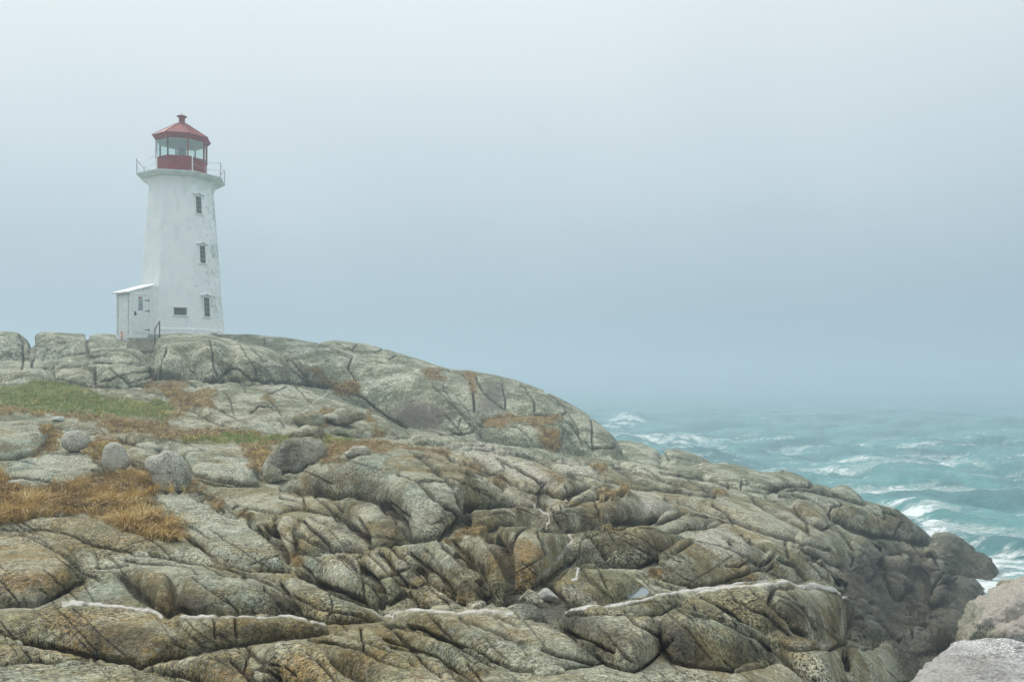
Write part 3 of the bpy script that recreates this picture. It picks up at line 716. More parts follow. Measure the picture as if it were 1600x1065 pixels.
def joint_rasters():
    rs = np.random.RandomState(5)
    C = np.zeros((RH, RW), np.float32); S = np.zeros((RH, RW), np.float32)
    for line in (JOINTS.strip() + '\n' + minor_joints()).split('\n'):
        hd, p = line.split('|'); wd, dp = [float(v) for v in hd.split(',')]; p = rough_line(pl(p), rs)
        if p[:, 1].mean() < 705 and wd < 4: wd *= 0.62; dp *= 0.6
        m = wd * 7 + 6
        j0 = int(max(p[:, 0].min() - m - RX0, 0)); j1 = int(min(p[:, 0].max() + m - RX0, RW)); i0 = int(max(p[:, 1].min() - m - RY0, 0)); i1 = int(min(p[:, 1].max() + m - RY0, RH))
        X, Y = np.meshgrid(gx[j0:j1], gy[i0:i1]); d = seg_dist(p, X, Y)
        c = dp * (np.exp(-(d / (wd * 0.75)) ** 2) + 0.5 * np.exp(-d / (wd * 1.5)))
        C[i0:i1, j0:j1] = np.maximum(C[i0:i1, j0:j1], c)
        S[i0:i1, j0:j1] = np.maximum(S[i0:i1, j0:j1], np.exp(-(d / (wd * 0.75 + 0.5)) ** 2) * min(1.0, 0.6 + wd * 0.2))
    for line in TILES.strip().split('\n'):
        A, top, bot = line.split('|'); A = float(A); p = rough_line(pl(bot)[(pl(bot)[:, 0] > -310)], rs)
        wd = min(2.6, 0.9 + A / 22) * (0.6 if p[:, 1].mean() < 690 else 1.0); dp = wd * 1.5; m = wd * 7 + 6
        j0 = int(max(p[:, 0].min() - m - RX0, 0)); j1 = int(min(p[:, 0].max() + m - RX0, RW)); i0 = int(max(p[:, 1].min() - m - RY0, 0)); i1 = int(min(p[:, 1].max() + m - RY0, RH))
        X, Y = np.meshgrid(gx[j0:j1], gy[i0:i1]); d = seg_dist(p, X, Y)
        C[i0:i1, j0:j1] = np.maximum(C[i0:i1, j0:j1], dp * (np.exp(-(d / wd) ** 2) + 0.4 * np.exp(-d / (wd * 1.4))))
        S[i0:i1, j0:j1] = np.maximum(S[i0:i1, j0:j1], 0.95 * np.exp(-(d / (wd * 0.75)) ** 2))
    return C, S

def vein_raster():
    rs = np.random.RandomState(9)
    V = np.zeros((RH, RW), np.float32)
    for line in VEINS.strip().split('\n'):
        wd, p = line.split('|'); wd = float(wd); p = rough_line(pl(p), rs); m = wd * 3 + 3
        j0 = int(max(p[:, 0].min() - m - RX0, 0)); j1 = int(min(p[:, 0].max() + m - RX0, RW)); i0 = int(max(p[:, 1].min() - m - RY0, 0)); i1 = int(min(p[:, 1].max() + m - RY0, RH))
        X, Y = np.meshgrid(gx[j0:j1], gy[i0:i1]); d = seg_dist(p, X, Y)
        ww = (0.85 if p[:, 0].min() > 809 else 0.52) * wd * (1 + 0.6 * vnoise(X / 9, Y / 9, X * 0, 3))
        V[i0:i1, j0:j1] = np.maximum(V[i0:i1, j0:j1], np.clip((ww + 0.5 - d) / 1.0, 0, 1))
    return V

def poly_raster(polys, soft, jag=4.0):
    M = np.zeros((RH, RW), np.float32)
    for s in polys:
        p = pl(s)
        j0 = int(max(p[:, 0].min() - 12 - RX0, 0)); j1 = int(min(p[:, 0].max() + 12 - RX0, RW)); i0 = int(max(p[:, 1].min() - 12 - RY0, 0)); i1 = int(min(p[:, 1].max() + 12 - RY0, RH))
        if j1 <= j0 or i1 <= i0: continue
        X, Y = np.meshgrid(gx[j0:j1], gy[i0:i1])
        X = X + jag * fbm(X / 11, Y / 8, X * 0, 3, 21); Y = Y + jag * 0.6 * fbm(X / 11, Y / 8, X * 0 + 7, 3, 22)
        ins = np.zeros(X.shape, bool)
        for (x0, y0), (x1, y1) in zip(p, np.roll(p, -1, 0)):
            if y0 == y1: continue
            ins ^= ((y0 > Y) != (y1 > Y)) & (X < (x1 - x0) * (Y - y0) / (y1 - y0) + x0)
        M[i0:i1, j0:j1] = np.maximum(M[i0:i1, j0:j1], ins)
    return blur(blur(M, soft, 0), soft * 1.3, 1)

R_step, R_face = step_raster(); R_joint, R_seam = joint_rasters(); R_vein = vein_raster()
R_poly = {k: poly_raster(v, {'turf': 1.6, 'soil': 1.2, 'pale': 4, 'wet': 7}.get(k, 6), 9.0 if k in ('turf', 'soil') else 5.0) for k, v in POLYS.items()}

# ---- base ground
_kp = sorted(GT); _L = np.log(np.array(GD))
_tab = np.array([GT[k] for k in _kp], float)

def base_py(px, d, humps=True):
    """px [C], d [K] -> apparent ground row [C, K]"""
    a = pchip(_L, _tab.T, np.log(np.clip(d, GD[0], GD[-1])))         # K, npx
    b = pchip(np.array(_kp, float), a.T, px)                        # C, K
    if humps:
        for h in HUMPS:
            h = np.array(h, float)
            m = (px >= h[0, 0]) & (px <= h[-1, 0])
            if not m.any(): continue
            q = pchip(h[:, 0], h[:, 1:], px[m])
            df, pf, dc, pc = [q[:, i][:, None] for i in range(4)]
            e = np.minimum(px[m] - h[0, 0], h[-1, 0] - px[m])[:, None]
            sink = (26 * np.exp(-e / 7.0) if h[-1, 0] > 410 else (12 if h[0, 0] < 60 and h[-1,0] < 60 else 4) * np.exp(-e / 3.0))
            u = (dc - d[None]) / (dc - df)
            up = np.clip(u, 0, 1)
            v = pc + sink + (pf - pc) * (1 - (1 - up ** 2.1) ** 0.75)
            v = np.where(u > 1, pf + sink + (u - 1) * 500, v)
            v = np.where(u < 0, pc + sink + 55 * u * u, v)
            b[m] = np.minimum(b[m], v)
    return b

cols = np.concatenate([np.arange(-280, 0, 4.0), np.arange(0, 1600, 1.15), np.arange(1600, 1860, 4.0)])
NR = 1400
Kf = 3200
df_ = np.exp(np.linspace(math.log(3.25), math.log(98.0), Kf))
B_ = base_py(cols, df_)
PXf = np.repeat(cols[:, None], Kf, 1)
def warp(px, py, d):
    X = (px - 800) / F * d
    wx = fbm(X / 1.1, d / 1.1, X * 0, 3, 31) * 3.5; wy = fbm(X / 1.1, d / 1.1, X * 0 + 9, 3, 32) * 2.2
    return wx, wy
def img_row(px, b, d):
    wx, wy = warp(px, b, d)
    return b - sample(R_step, px + wx, b + wy)
If_ = img_row(PXf, B_, np.repeat(df_[None], len(cols), 0))
dI = np.abs(np.diff(If_, axis=1)); dl = np.diff(np.log(df_))[None]
vis = np.minimum.accumulate(If_, axis=1)
hid = (If_[:, 1:] > vis[:, 1:] + 3)
ds = np.sqrt(dI ** 2 + (60 * dl) ** 2) * np.where(If_[:, 1:] > 1130, 0.25, 1.0)
ds = blur(ds, 22.0, 0)
cs = np.concatenate([np.zeros((len(cols), 1)), np.cumsum(ds, axis=1)], axis=1)
rows_l = np.empty((len(cols), NR))
for c in range(len(cols)):
    rows_l[c] = np.interp(np.linspace(0, cs[c, -1], NR), cs[c], np.log(df_))
rows_l = blur(rows_l, 2.0, 0)
Dv = np.exp(rows_l)                                                 # C, NR distances
# base rows at those distances
Bv = np.empty_like(Dv)
for c in range(len(cols)):
    Bv[c] = np.interp(rows_l[c], np.log(df_), B_[c])
PXv = np.repeat(cols[:, None], NR, 1)
Iv = img_row(PXv, Bv, Dv)
X = (PXv - 800) / F * Dv; Y = Dv.copy(); Z = EYE + (HZ - Iv) / F * Dv

def grid_normals(X, Y, Z):
    ux = np.gradient(X, axis=0); uy = np.gradient(Y, axis=0); uz = np.gradient(Z, axis=0)
    vx = np.gradient(X, axis=1); vy = np.gradient(Y, axis=1); vz = np.gradient(Z, axis=1)
    nx = uy * vz - uz * vy; ny = uz * vx - ux * vz; nz = ux * vy - uy * vx
    l = np.sqrt(nx ** 2 + ny ** 2 + nz ** 2) + 1e-12
    s = np.sign(nz); s[s == 0] = 1
    return nx / l * s, ny / l * s, nz / l * s
nx, ny, nz_ = [blur(blur(a, 2.0, 0), 2.0, 1) for a in grid_normals(X, Y, Z)]
_l = np.sqrt(nx ** 2 + ny ** 2 + nz_ ** 2) + 1e-9; nx /= _l; ny /= _l; nz_ /= _l

softm = np.clip(sample(R_poly['soil'], PXv, Iv) + sample(R_poly['turf'], PXv, Iv), 0, 1)
rockm = 1 - softm
# natural relief: lumps, foliation grooves, fissures
h = 0.085 * fbm(X / 2.6, Y / 2.6, Z / 2.6, 2, 1) + 0.022 * fbm(X / 0.8, Y / 0.8, Z / 0.6, 6, 2, 0.56)
_f = vnoise(X / 1.2 + Z, Y / 1.2, Z / 1.2, 91); h += 0.045 * (np.abs(_f) - 0.3)          # chipped planes meeting at low ridges
ca, sa = math.cos(R(-38)), math.sin(R(-38))
wx_ = 0.25 * fbm(X / 1.3, Y / 1.3, Z / 1.3, 2, 8)
Uf = (X * ca - Y * sa) ; Vf = (X * sa + Y * ca) + wx_
g1 = vnoise(Uf / 2.4, Vf / 0.28, Z / 0.5, 3); g2 = vnoise(Uf / 1.3, Vf / 0.12, Z / 0.25, 4)
g3 = vnoise(Uf / 4.0, Vf / 0.8, Z / 1.0, 6)
foli = np.clip(1 - np.abs(g1) / 0.10, 0, 1) ; foli2 = np.clip(1 - np.abs(g2) / 0.12, 0, 1); foli3 = np.clip(1 - np.abs(g3) / 0.05, 0, 1)
fmask = np.clip(0.45 + 0.8 * fbm(X / 3.5, Y / 3.5, Z / 3.5, 2, 12), 0, 1) * np.clip((PXv - 380) / 500, 0.25, 1.0)
gs = np.clip(Dv / 16.0, 0.5, 2.2)
h = h * np.clip(Dv / 14, 0.55, 1.1) * np.clip(1 - (Dv - 26) / 22, 0.5, 1)
h -= fmask * (0.022 * foli + 0.005 * foli2) * gs + 0.05 * foli3 * fmask
# cross fissures
cf = vnoise((X * 0.8 + Y * 0.6 + wx_) / 0.9, (Y * 0.8 - X * 0.6) / 3.2, Z / 1.2, 14)
cross = np.clip(1 - np.abs(cf) / 0.035, 0, 1) * np.clip(0.2 + fbm(X / 3, Y / 3, Z / 3, 2, 16), 0, 1)
h -= 0.035 * cross * gs
# broken, blocky face above the gully
gul = np.clip(sample(R_poly['wet'], PXv, Iv), 0, 1) * (PXv > 1250)
blk = np.floor(vnoise(X / 0.9, Y / 0.9, Z / 0.8, 41) * 3.5) / 3.5 * 0.22 + np.floor(vnoise(X / 0.4, Y / 0.4, Z / 0.45, 42) * 3) / 3 * 0.09
h += gul * blur(blk, 0.8, 1) * 1.3
h *= rockm
h += softm * (0.05 * fbm(X / 0.5, Y / 0.5, Z / 0.5, 4, 51) + 0.04)
_vm = sample(blur(blur(np.clip(R_vein * 1.5, 0, 1), 2.5, 0), 2.5, 1), PXv, Iv)
jt = (1 - np.clip(_vm * 1.6, 0, 0.95)) * np.minimum(sample(R_joint, PXv, Iv) * Dv / F * 2.5, 0.55) * (1 - 0.8 * softm)
vv = sample(R_vein, PXv, Iv)
hh = h - 1.15 * jt + 0.006 * vv
X2 = X + nx * hh; Y2 = Y + ny * hh; Z2 = Z + nz_ * hh

# pixel position of the final surface, for surface marks
PX2 = 800 + X2 / Y2 * F; PY2 = HZ - (Z2 - EYE) / Y2 * F
verts = np.stack([X2, Y2, Z2], -1).reshape(-1, 3)
nC = len(cols)
idx = np.arange(nC * NR, dtype=np.int32).reshape(nC, NR)
faces = np.stack([idx[:-1, :-1], idx[1:, :-1], idx[1:, 1:], idx[:-1, 1:]], -1).reshape(-1, 4)
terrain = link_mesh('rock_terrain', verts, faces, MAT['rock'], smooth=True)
tag(terrain, 'bare ridged granite bedrock sloping from the hill down to the sea', kind='structure')
tm = terrain.data
for nm in ('ochre', 'dun', 'pale', 'blue', 'wet', 'soil', 'turf'):
    attr_f(tm, nm, sample(R_poly[nm], PX2, PY2))
attr_f(tm, 'vein', vv)
attr_f(tm, 'rind_shade', sample(R_face, PXv + 5 * fbm(X / 0.8, Y / 0.8, Z / 0.8, 3, 301), Bv + 5 * fbm(X / 0.8, Y / 0.8, Z / 0.8, 3, 302)) * rockm)
attr_f(tm, 'crack', np.clip(1 - _vm * 1.5, 0, 1) * np.clip(sample(R_seam, PXv, Iv) + 0.12 * fmask * foli * rockm + 0.6 * cross * rockm + 0.5 * foli3 * fmask * rockm, 0, 1))
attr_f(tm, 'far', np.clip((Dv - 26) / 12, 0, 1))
low = np.clip((1.3 - Z2 + 0.4 * fbm(X / 1.5, Y / 1.5, Z / 1.5, 3, 61)) / 0.8, 0, 1)
tm.attributes['wet'].data.foreach_set('value', np.maximum(sample(R_poly['wet'], PX2, PY2), low).astype(np.float32).ravel())

def hit(px, py):
    """first ground point seen at picture position px, py -> distance"""
    c = int(np.argmin(np.abs(cols - px))); k = np.nonzero(PY2[c] <= py)[0]
    return float(Y2[c, k[0]]) if len(k) else 60.0
print('TERRAIN', verts.shape, Z2.min(), Z2.max())

# ------------------------------------------------------------------ sea
def ocean_tile(Nn, L, wind, wdir, seed, chop):
    rs = np.random.RandomState(seed)
    k1 = 2 * np.pi * np.fft.fftfreq(Nn, L / Nn); kx, ky = np.meshgrid(k1, k1, indexing='ij')
    k = np.hypot(kx, ky); k[0, 0] = 1e-6
    Lw = wind ** 2 / 9.81
    cosf = (kx * math.cos(wdir) + ky * math.sin(wdir)) / k
    Pk = np.exp(-1 / (k * Lw) ** 2) / k ** 4 * (0.12 + cosf ** 2) * np.exp(-(k * 0.06) ** 2)
    Pk[0, 0] = 0
    h0 = (rs.randn(Nn, Nn) + 1j * rs.randn(Nn, Nn)) * np.sqrt(Pk)
    H = np.fft.ifft2(h0); s = H.real.std(); h0 = h0 / s
    Hh = np.fft.ifft2(h0).real
    dx = np.fft.ifft2(-1j * kx / k * h0).real; dy = np.fft.ifft2(-1j * ky / k * h0).real
    return Hh, dx, dy
ON = 512
T1 = (ocean_tile(ON, 140.0, 9.0, R(200), 3, 1), 140.0, 0.0, 0.42)
T2 = (ocean_tile(ON, 61.0, 5.0, R(225), 8, 1), 61.0, 0.5, 0.27)
def ocean(x, y):
    h = 0; dx = 0; dy = 0; jac = 0
    for (Hh, ax, ay), L, rot, amp in (T1, T2):
        c, s = math.cos(rot), math.sin(rot)
        u = (x * c - y * s) / L * ON; v = (x * s + y * c) / L * ON
        i = np.floor(u).astype(int); j = np.floor(v).astype(int); fu = u - i; fv = v - j
        def sm(a): return (a[i % ON, j % ON] * (1 - fu) * (1 - fv) + a[(i + 1) % ON, j % ON] * fu * (1 - fv) + a[i % ON, (j + 1) % ON] * (1 - fu) * fv + a[(i + 1) % ON, (j + 1) % ON] * fu * fv)
        h = h + amp * sm(Hh)
        gx_ = (np.roll(ax, -1, 0) - np.roll(ax, 1, 0)) / (2 * L / ON); gy_ = (np.roll(ay, -1, 1) - np.roll(ay, 1, 1)) / (2 * L / ON)
        jac = jac + amp * sm(-(gx_ + gy_))
        a = amp * sm(ax) * 0.75; b = amp * sm(ay) * 0.75
        dx = dx + a * c + b * s; dy = dy - a * s + b * c
    return h, dx, dy, jac
# where the photograph shows surf: half width in metres | picture positions (on the water)
def sea_d(py): return EYE * F / (py - HZ)
scol = np.concatenate([np.arange(-900, 500, 14.0), np.arange(500, 1640, 2.6), np.arange(1640, 2500, 14.0)])
srow = np.concatenate([HZ + 10664.0 / np.exp(np.linspace(math.log(4500), math.log(560), 16)), np.arange(HZ + 20, 1080, 1.15)[0:], np.arange(1080, 1400, 12.0)])
sd_ = sea_d(srow)
PXs = np.repeat(scol[:, None], len(sd_), 1); Ds = np.repeat(sd_[None], len(scol), 0)
Xs = (PXs - 800) / F * Ds; Ys = Ds.copy()
oh, ox, oy, oj = ocean(Xs, Ys)
att = np.clip(1.0 - (Ds - 110) / 260, 0.05, 1) * np.clip((Ds - 22) / 22, 0.35, 1)
PYs = HZ + EYE * F / Ds
_kk = np.minimum(Ds, 99.0)
# water depth over the rock: foam gathers where waves meet it
gr_ = base_py(scol, np.clip(sd_, 3.3, 99.0)); grz = EYE + (HZ - gr_) / F * np.clip(Ds, 3.3, 99.0)
shore = np.clip(1 - (-grz) / 3.6, 0, 1) * (Ds < 99)
def spot(px, py, rx, ry, rot=0.0):
    x = PXs - px; y = PYs - py; c, s = math.cos(rot), math.sin(rot)
    return np.exp(-(((x * c + y * s) / rx) ** 2 + ((-x * s + y * c) / ry) ** 2))
surf = (1.25 * spot(1450, 797, 85, 7, 0.05) + 0.7 * spot(1400, 806, 50, 12, 0.3) + 0.85 * spot(1560, 850, 60, 9) + 0.75 * spot(1590, 868, 50, 10) + 0.5 * spot(1470, 818, 60, 14, 0.4)
        + 0.6 * spot(1350, 722, 260, 7) + 0.7 * spot(1500, 718, 200, 5) + 0.6 * spot(1120, 697, 130, 7) + 0.5 * spot(1250, 740, 170, 8) + 0.8 * spot(1040, 690, 90, 9)
        + 0.7 * spot(1275, 651, 60, 3, 0.08) + 0.8 * spot(1335, 636, 40, 1.8) + 0.7 * spot(1420, 620, 45, 1.6) + 0.9 * spot(1560, 905, 60, 14) + 1.0 * spot(1512, 940, 30, 40)
        + 1.8 * spot(978, 655, 30, 9) + 1.2 * spot(965, 665, 40, 6) + 0.45 * spot(1330, 760, 90, 10))
swell = 0.9 * spot(1440, 793, 120, 8, 0.06) + 0.5 * spot(1380, 752, 170, 6, -0.02) + 0.6 * spot(1180, 690, 200, 5) + 0.5 * spot(1540, 838, 90, 8, 0.1)
brk = 1.9 * spot(985, 652, 24, 6) * (0.8 + 0.35 * fbm(Xs / 1.5, Ys / 1.5, Xs * 0, 4, 71)) + 1.2 * spot(962, 662, 30, 6) * (0.8 + 0.4 * fbm(Xs / 1.5, Ys / 1.5, Xs * 0, 4, 72))
nz1 = fbm(Xs / 7.0, Ys / 3.2, Xs * 0, 5, 81, 0.6)
Zs = oh * att + swell + 0.0 + brk * 0.7 + surf * 0.06 * fbm(Xs / 0.8, Ys / 0.8, Xs * 0, 3, 83)
Xs = Xs + ox * att; Ys = Ys + oy * att
sn_ = np.clip(0.62 + 0.75 * fbm(Xs / 3.2, Ys / 1.1, Xs * 0, 5, 85, 0.65), 0.1, 1.35)
strk = fbm(Xs / 14.0, Ys / 2.6, Xs * 0, 4, 87, 0.6)
foam = np.clip(0.22 + 0.24 * np.exp(-np.clip(Ds - 34, 0, 400) / 55) + 0.30 * strk * np.clip(1.1 - (Ds - 50) / 130, 0.25, 1) - 0.05 + 0.34 * (oj - 0.55) + 0.16 * np.clip(oh, -1, 1.6) - 0.25 * np.clip((Ds - 110) / 160, 0, 1) + 0.52 * np.clip(surf, 0, 1.1) * sn_ + 0.75 * shore ** 1.5 * sn_ + 0.22 * nz1, 0, 0.93)
sidx = np.arange(PXs.size, dtype=np.int32).reshape(PXs.shape)
sf = np.stack([sidx[:-1, :-1], sidx[1:, :-1], sidx[1:, 1:], sidx[:-1, 1:]], -1).reshape(-1, 4)[:, ::-1]

def sea_material():
    b = NB('sea water', 0.12)
    fo = b.attr('foam')
    v = b.map((0.42, 1.0, 1.0), (0, 0, R(12)))
    web = b.noise(1.7, 9, 0.72, vec=v, dist=1.1)
    web3 = b.noise(4.5, 9, 0.75, vec=b.map((0.5, 1.0, 1.0), (0, 0, R(20))), dist=1.5)
    web2 = b.noise(0.55, 8, 0.70, vec=b.map((0.5, 1.2, 1.0), (0, 0, R(-8))), dist=0.6)
    ridge = b.math('ABSOLUTE', b.math('SUBTRACT', web, 0.5))
    ridge = b.ramp(ridge, 0.0, 0.075, 1.0, 0.0)
    nn = b.ramp(b.math('ADD', b.math('MULTIPLY', web2, 0.40), b.math('ADD', b.math('MULTIPLY', web, 0.35), b.math('MULTIPLY', web3, 0.25))), 0.38, 0.62)
    full = b.ramp(b.math('SUBTRACT', nn, b.math('SUBTRACT', 1.06, fo)), -0.04, 0.26)
    lace = b.math('MULTIPLY', ridge, b.ramp(fo, 0.12, 0.55))
    F_ = b.math('MAXIMUM', full, b.math('MULTIPLY', lace, 0.85), True)
    gl = b.ramp(b.noise(0.09, 4, 0.6), 0.35, 0.65)
    wc = b.mixc(gl, (0.050, 0.175, 0.19), (0.13, 0.34, 0.335))
    wc = b.mixc(b.ramp(fo, 0.15, 0.8), wc, (0.30, 0.56, 0.54))
    c = b.mixc(F_, wc, (0.80, 0.86, 0.86))
    b.l(c, b.b.inputs['Base Color'])
    b.l(b.math('ADD', 0.10, b.math('MULTIPLY', F_, 0.6)), b.b.inputs['Roughness'])
    b.b.inputs['IOR'].default_value = 1.33
    hh_ = b.math('ADD', b.noise(1.6, 9, 0.68, vec=b.map((0.7, 1.2, 1))), b.math('MULTIPLY', F_, 0.25))
    b.l(b.bump(hh_, 0.8, 0.35), b.b.inputs['Normal'])
    return b.m
MAT['sea'] = sea_material()
sea = link_mesh('sea', np.stack([Xs, Ys, Zs], -1).reshape(-1, 3), sf, MAT['sea'], smooth=True)
attr_f(sea.data, 'foam', foam)
tag(sea, 'choppy turquoise sea with white foam breaking below the rocks', kind='structure')
# sea bed: rock below the water out to the horizon, so that nothing is open underneath
bed = link_mesh('sea_bed', [(-6000, -40, -14), (6000, -40, -14), (6000, 6000, -14), (-6000, 6000, -14)], [(0, 1, 2, 3)], MAT['boulder'])
tag(bed, 'dark sea bed under the water', kind='structure')

# ------------------------------------------------------------------ haze
hm = bpy.data.materials.new('haze'); hm.use_nodes = True; hm.node_tree.nodes.clear()
ho = hm.node_tree.nodes.new('ShaderNodeOutputMaterial'); hv = hm.node_tree.nodes.new('ShaderNodeVolumePrincipled')
hv.inputs['Color'].default_value = (0.61, 0.74, 0.83, 1); hv.inputs['Density'].default_value = 0.0034; hv.inputs['Anisotropy'].default_value = 0.25
hm.node_tree.links.new(hv.outputs[0], ho.inputs['Volume'])
def box_mesh(x0, x1, y0, y1, z0, z1):
    v = [(x, y, z) for z in (z0, z1) for y in (y0, y1) for x in (x0, x1)]
    f = [(0, 2, 3, 1), (4, 5, 7, 6), (0, 1, 5, 4), (2, 6, 7, 3), (0, 4, 6, 2), (1, 3, 7, 5)]
    return v, f
hz_o = link_mesh('haze', *box_mesh(-6100, 6100, -60, 6100, -15, 32), hm)
tag(hz_o, 'pale blue grey sea fog filling the air over rocks and water', 'fog', kind='stuff')

# ------------------------------------------------------------------ rain puddle
_d = hit(995, 931); _z = float(EYE + (HZ - 930) / F * _d) + 0.05
pv = [((x - 800) / F * (EYE - _z) * F / (y - HZ), (EYE - _z) * F / (y - HZ), _z) for x, y in ((976, 931), (980, 926), (987, 921), (997, 918), (1007, 918), (1013, 921), (1014, 926), (1008, 930), (998, 932), (985, 934))]
pm = NB('puddle water', 0.06); pm.b.inputs['Base Color'].default_value = (0.16, 0.19, 0.20, 1); pm.b.inputs['Metallic'].default_value = 0.0; pm.b.inputs['Specular IOR Level'].default_value = 1.0
pm.l(pm.bump(pm.noise(30, 3), 0.05, 0.01), pm.b.inputs['Normal'])
pd = link_mesh('puddle', pv + [(x, y, z - 0.12) for x, y, z in pv], [tuple(range(10)), tuple(range(10, 20))[::-1]] + [(i, i + 10, (i + 1) % 10 + 10, (i + 1) % 10) for i in range(10)], pm.m)
tag(pd, 'small pale rain puddle lying above the white vein', kind='structure')

# ------------------------------------------------------------------ loose stones
def stone(name, outline, d, thick, mat, label, cat='boulder', lean=0.35, full=0.72, rough=1.0, seed=0, group=None, amp=0.05, res=1):
    p = pl(outline); c = p.mean(0); q = p - c; q[:, 1] *= -1
    th = np.arctan2(q[:, 1], q[:, 0]); r = np.hypot(q[:, 0], q[:, 1]); o = np.argsort(th); th = th[o]; r = r[o]
    th = np.concatenate([th[-3:] - 2 * np.pi, th, th[:3] + 2 * np.pi]); r = np.concatenate([r[-3:], r, r[:3]])
    keep = np.concatenate([[True], np.diff(th) > 1e-3]); th = th[keep]; r = r[keep]
    nu, nv = 128 * res, 72 * res
    U = np.linspace(-np.pi, np.pi, nu, endpoint=False); Vv = np.linspace(0, np.pi, nv)
    rr = pchip(th, r, U)[:, None] * d / F
    sv = np.sin(Vv)[None]; cv = np.cos(Vv)[None]
    rad = rr * sv ** full; dep = -np.sign(cv) * np.abs(cv) ** full * thick + 0 * rr
    x = rad * np.cos(U)[:, None]; z = rad * np.sin(U)[:, None]; y = dep + lean * z
    s = thick
    n = fbm(x / s / 0.9 + seed, y / s / 0.9, z / s / 0.9, 5 + res, seed, 0.58)
    k = 1 + rough * amp * n
    fc = np.floor(vnoise(x / s / 1.1 + 5, y / s / 1.1 + seed, z / s / 1.1, seed + 5) * 3) / 3 * (0.055 if res == 1 else 0.05) * rough
    fs = vnoise(x / s / 0.8 + 2 + seed, y / s / 0.8, z / s / 0.45, seed + 9)
    k = k - rough * 0.035 * np.clip(1 - np.abs(fs) / 0.05, 0, 1)
    x = x * (k + fc); y = y * (k + fc); z = z * (k + fc)
    cx, cy, cz = P(c[0], c[1], d)
    base = float(z.min())
    loc = (cx * (1 + thick * 0.5 / d), cy + thick * 0.5, cz + base)
    z = z - base
    V = np.stack([x, y - 0.5 * thick, z], -1)
    V[:, 0] = V[:, 0].mean(0); V[:, -1] = V[:, -1].mean(0)
    i = np.arange(nu * nv).reshape(nu, nv); j = np.roll(i, -1, 0)
    f = np.stack([i[:, :-1], j[:, :-1], j[:, 1:], i[:, 1:]], -1).reshape(-1, 4)
    a_ = math.atan2(cx, d); ca_, sa_ = math.cos(a_), math.sin(a_)
    V = V.reshape(-1, 3); V = np.stack([V[:, 0] * ca_ + V[:, 1] * sa_, -V[:, 0] * sa_ + V[:, 1] * ca_, V[:, 2]], -1)
    o = link_mesh(name, V, f, mat, smooth=True)
    o.location = loc
    tag(o, label, cat, group); return o
MAT['lichen'] = granite('pale lichened granite', attrs=False, tone=1.12, grey=0.25, grain=0.6)
MAT['salt'] = granite('pale speckled granite', attrs=False, tone=1.5, grey=0.8, grain=0.8)
MAT['tan'] = granite('tan granite', attrs=False, tone=1.15)
MAT['capped'] = granite('brown granite with bleached top', attrs=False, tone=0.85, cap=5.5)
def shard(name, outline, d, thick, mat, label, cat, seed, tilt=0.3):
    """angular broken stone: flat faces between the corners of its outline"""
    rs = np.random.RandomState(seed); p = pl(outline); c = p.mean(0)
    cx, cy, cz = P(c[0], c[1], d); q = (p - c) * d / F; zb = (-q[:, 1]).min()
    bm = bmesh.new()
    for x, y in q:
        for sgn, k in ((-1, 1.0), (1, rs.uniform(0.6, 0.95))):
            bm.verts.new((x * k, sgn * thick * 0.5 * rs.uniform(0.6, 1.0) + tilt * -y, -y * k - zb))
    for k in range(5): bm.verts.new((rs.uniform(-0.4, 0.4) * np.ptp(q[:, 0]), -thick * rs.uniform(0.5, 0.75), rs.uniform(0.2, 0.7) * np.ptp(q[:, 1])))
    r_ = bmesh.ops.convex_hull(bm, input=bm.verts)
    bmesh.ops.delete(bm, geom=list({g for g in r_['geom_interior'] + r_['geom_unused'] if isinstance(g, bmesh.types.BMVert)}), context='VERTS')
    bmesh.ops.bevel(bm, geom=bm.edges[:], offset=0.008, segments=2, affect='EDGES')
    me = bpy.data.meshes.new(name); bm.to_mesh(me); bm.free(); me.materials.append(mat)
    o = bpy.data.objects.new(name, me); COL.objects.link(o); o.location = (cx, cy, cz + zb); tag(o, label, cat); return o
G = 'loose boulders lying on the bedrock'
stone('boulder', '411,739 414,722 428,705 444,691 465,685 490,686 504,694 508,708 500,720 482,727 455,737 430,741', hit(450, 748) - 0.2, 0.42, MAT['lichen'], 'grey egg shaped boulder perched alone on the rock below the strip of grass', seed=3, group=G, lean=0.2)
shard('rock_fragment', '413,730 425,727 440,734 443,748 425,752 412,744', hit(428, 752) - 0.1, 0.3, MAT['tan'], 'small broken pinkish stone wedged beneath the perched egg shaped boulder', 'rock', 4)
stone('boulder', '162,706 170,694 180,691 190,697 197,710 202,722 198,731 180,737 165,731', hit(180, 736), 0.28, MAT['lichen'], 'small rounded boulder in brown grass just left of the tall split boulder', seed=5, group=G)
stone('boulder', '228,728 234,715 250,710 258,704 268,705 285,716 294,730 298,746 291,760 270,768 248,760 238,742', hit(262, 766) - 0.1, 0.42, MAT['lichen'], 'tall split grey boulder standing at the edge of the brown grass', seed=6, group=G, lean=0.15)
stone('boulder', '4,762 12,753 25,750 38,751 41,757 25,765', hit(22, 764), 0.2, MAT['lichen'], 'low pale stone half buried in brown grass at the left edge', seed=7, group=G)
stone('boulder', '98,690 104,676 118,672 132,677 138,688 129,700 110,704', hit(118, 704), 0.35, MAT['lichen'], 'squat grey boulder in rusty grass between the two left slabs', seed=8, group=G)
stone('boulder', '458,652 480,646 497,643 506,654 500,664 480,665 464,660', hit(482, 664), 0.45, MAT['boulder'], 'wedge shaped grey boulder left of the flat dark boulder under the slab', seed=9, group=G)
stone('boulder', '503,650 520,644 550,642 569,645 571,652 555,658 538,664 524,663 514,656', hit(538, 664), 0.5, MAT['boulder'], 'flat dark topped boulder lying on orange grass below the slab', seed=10, group=G)
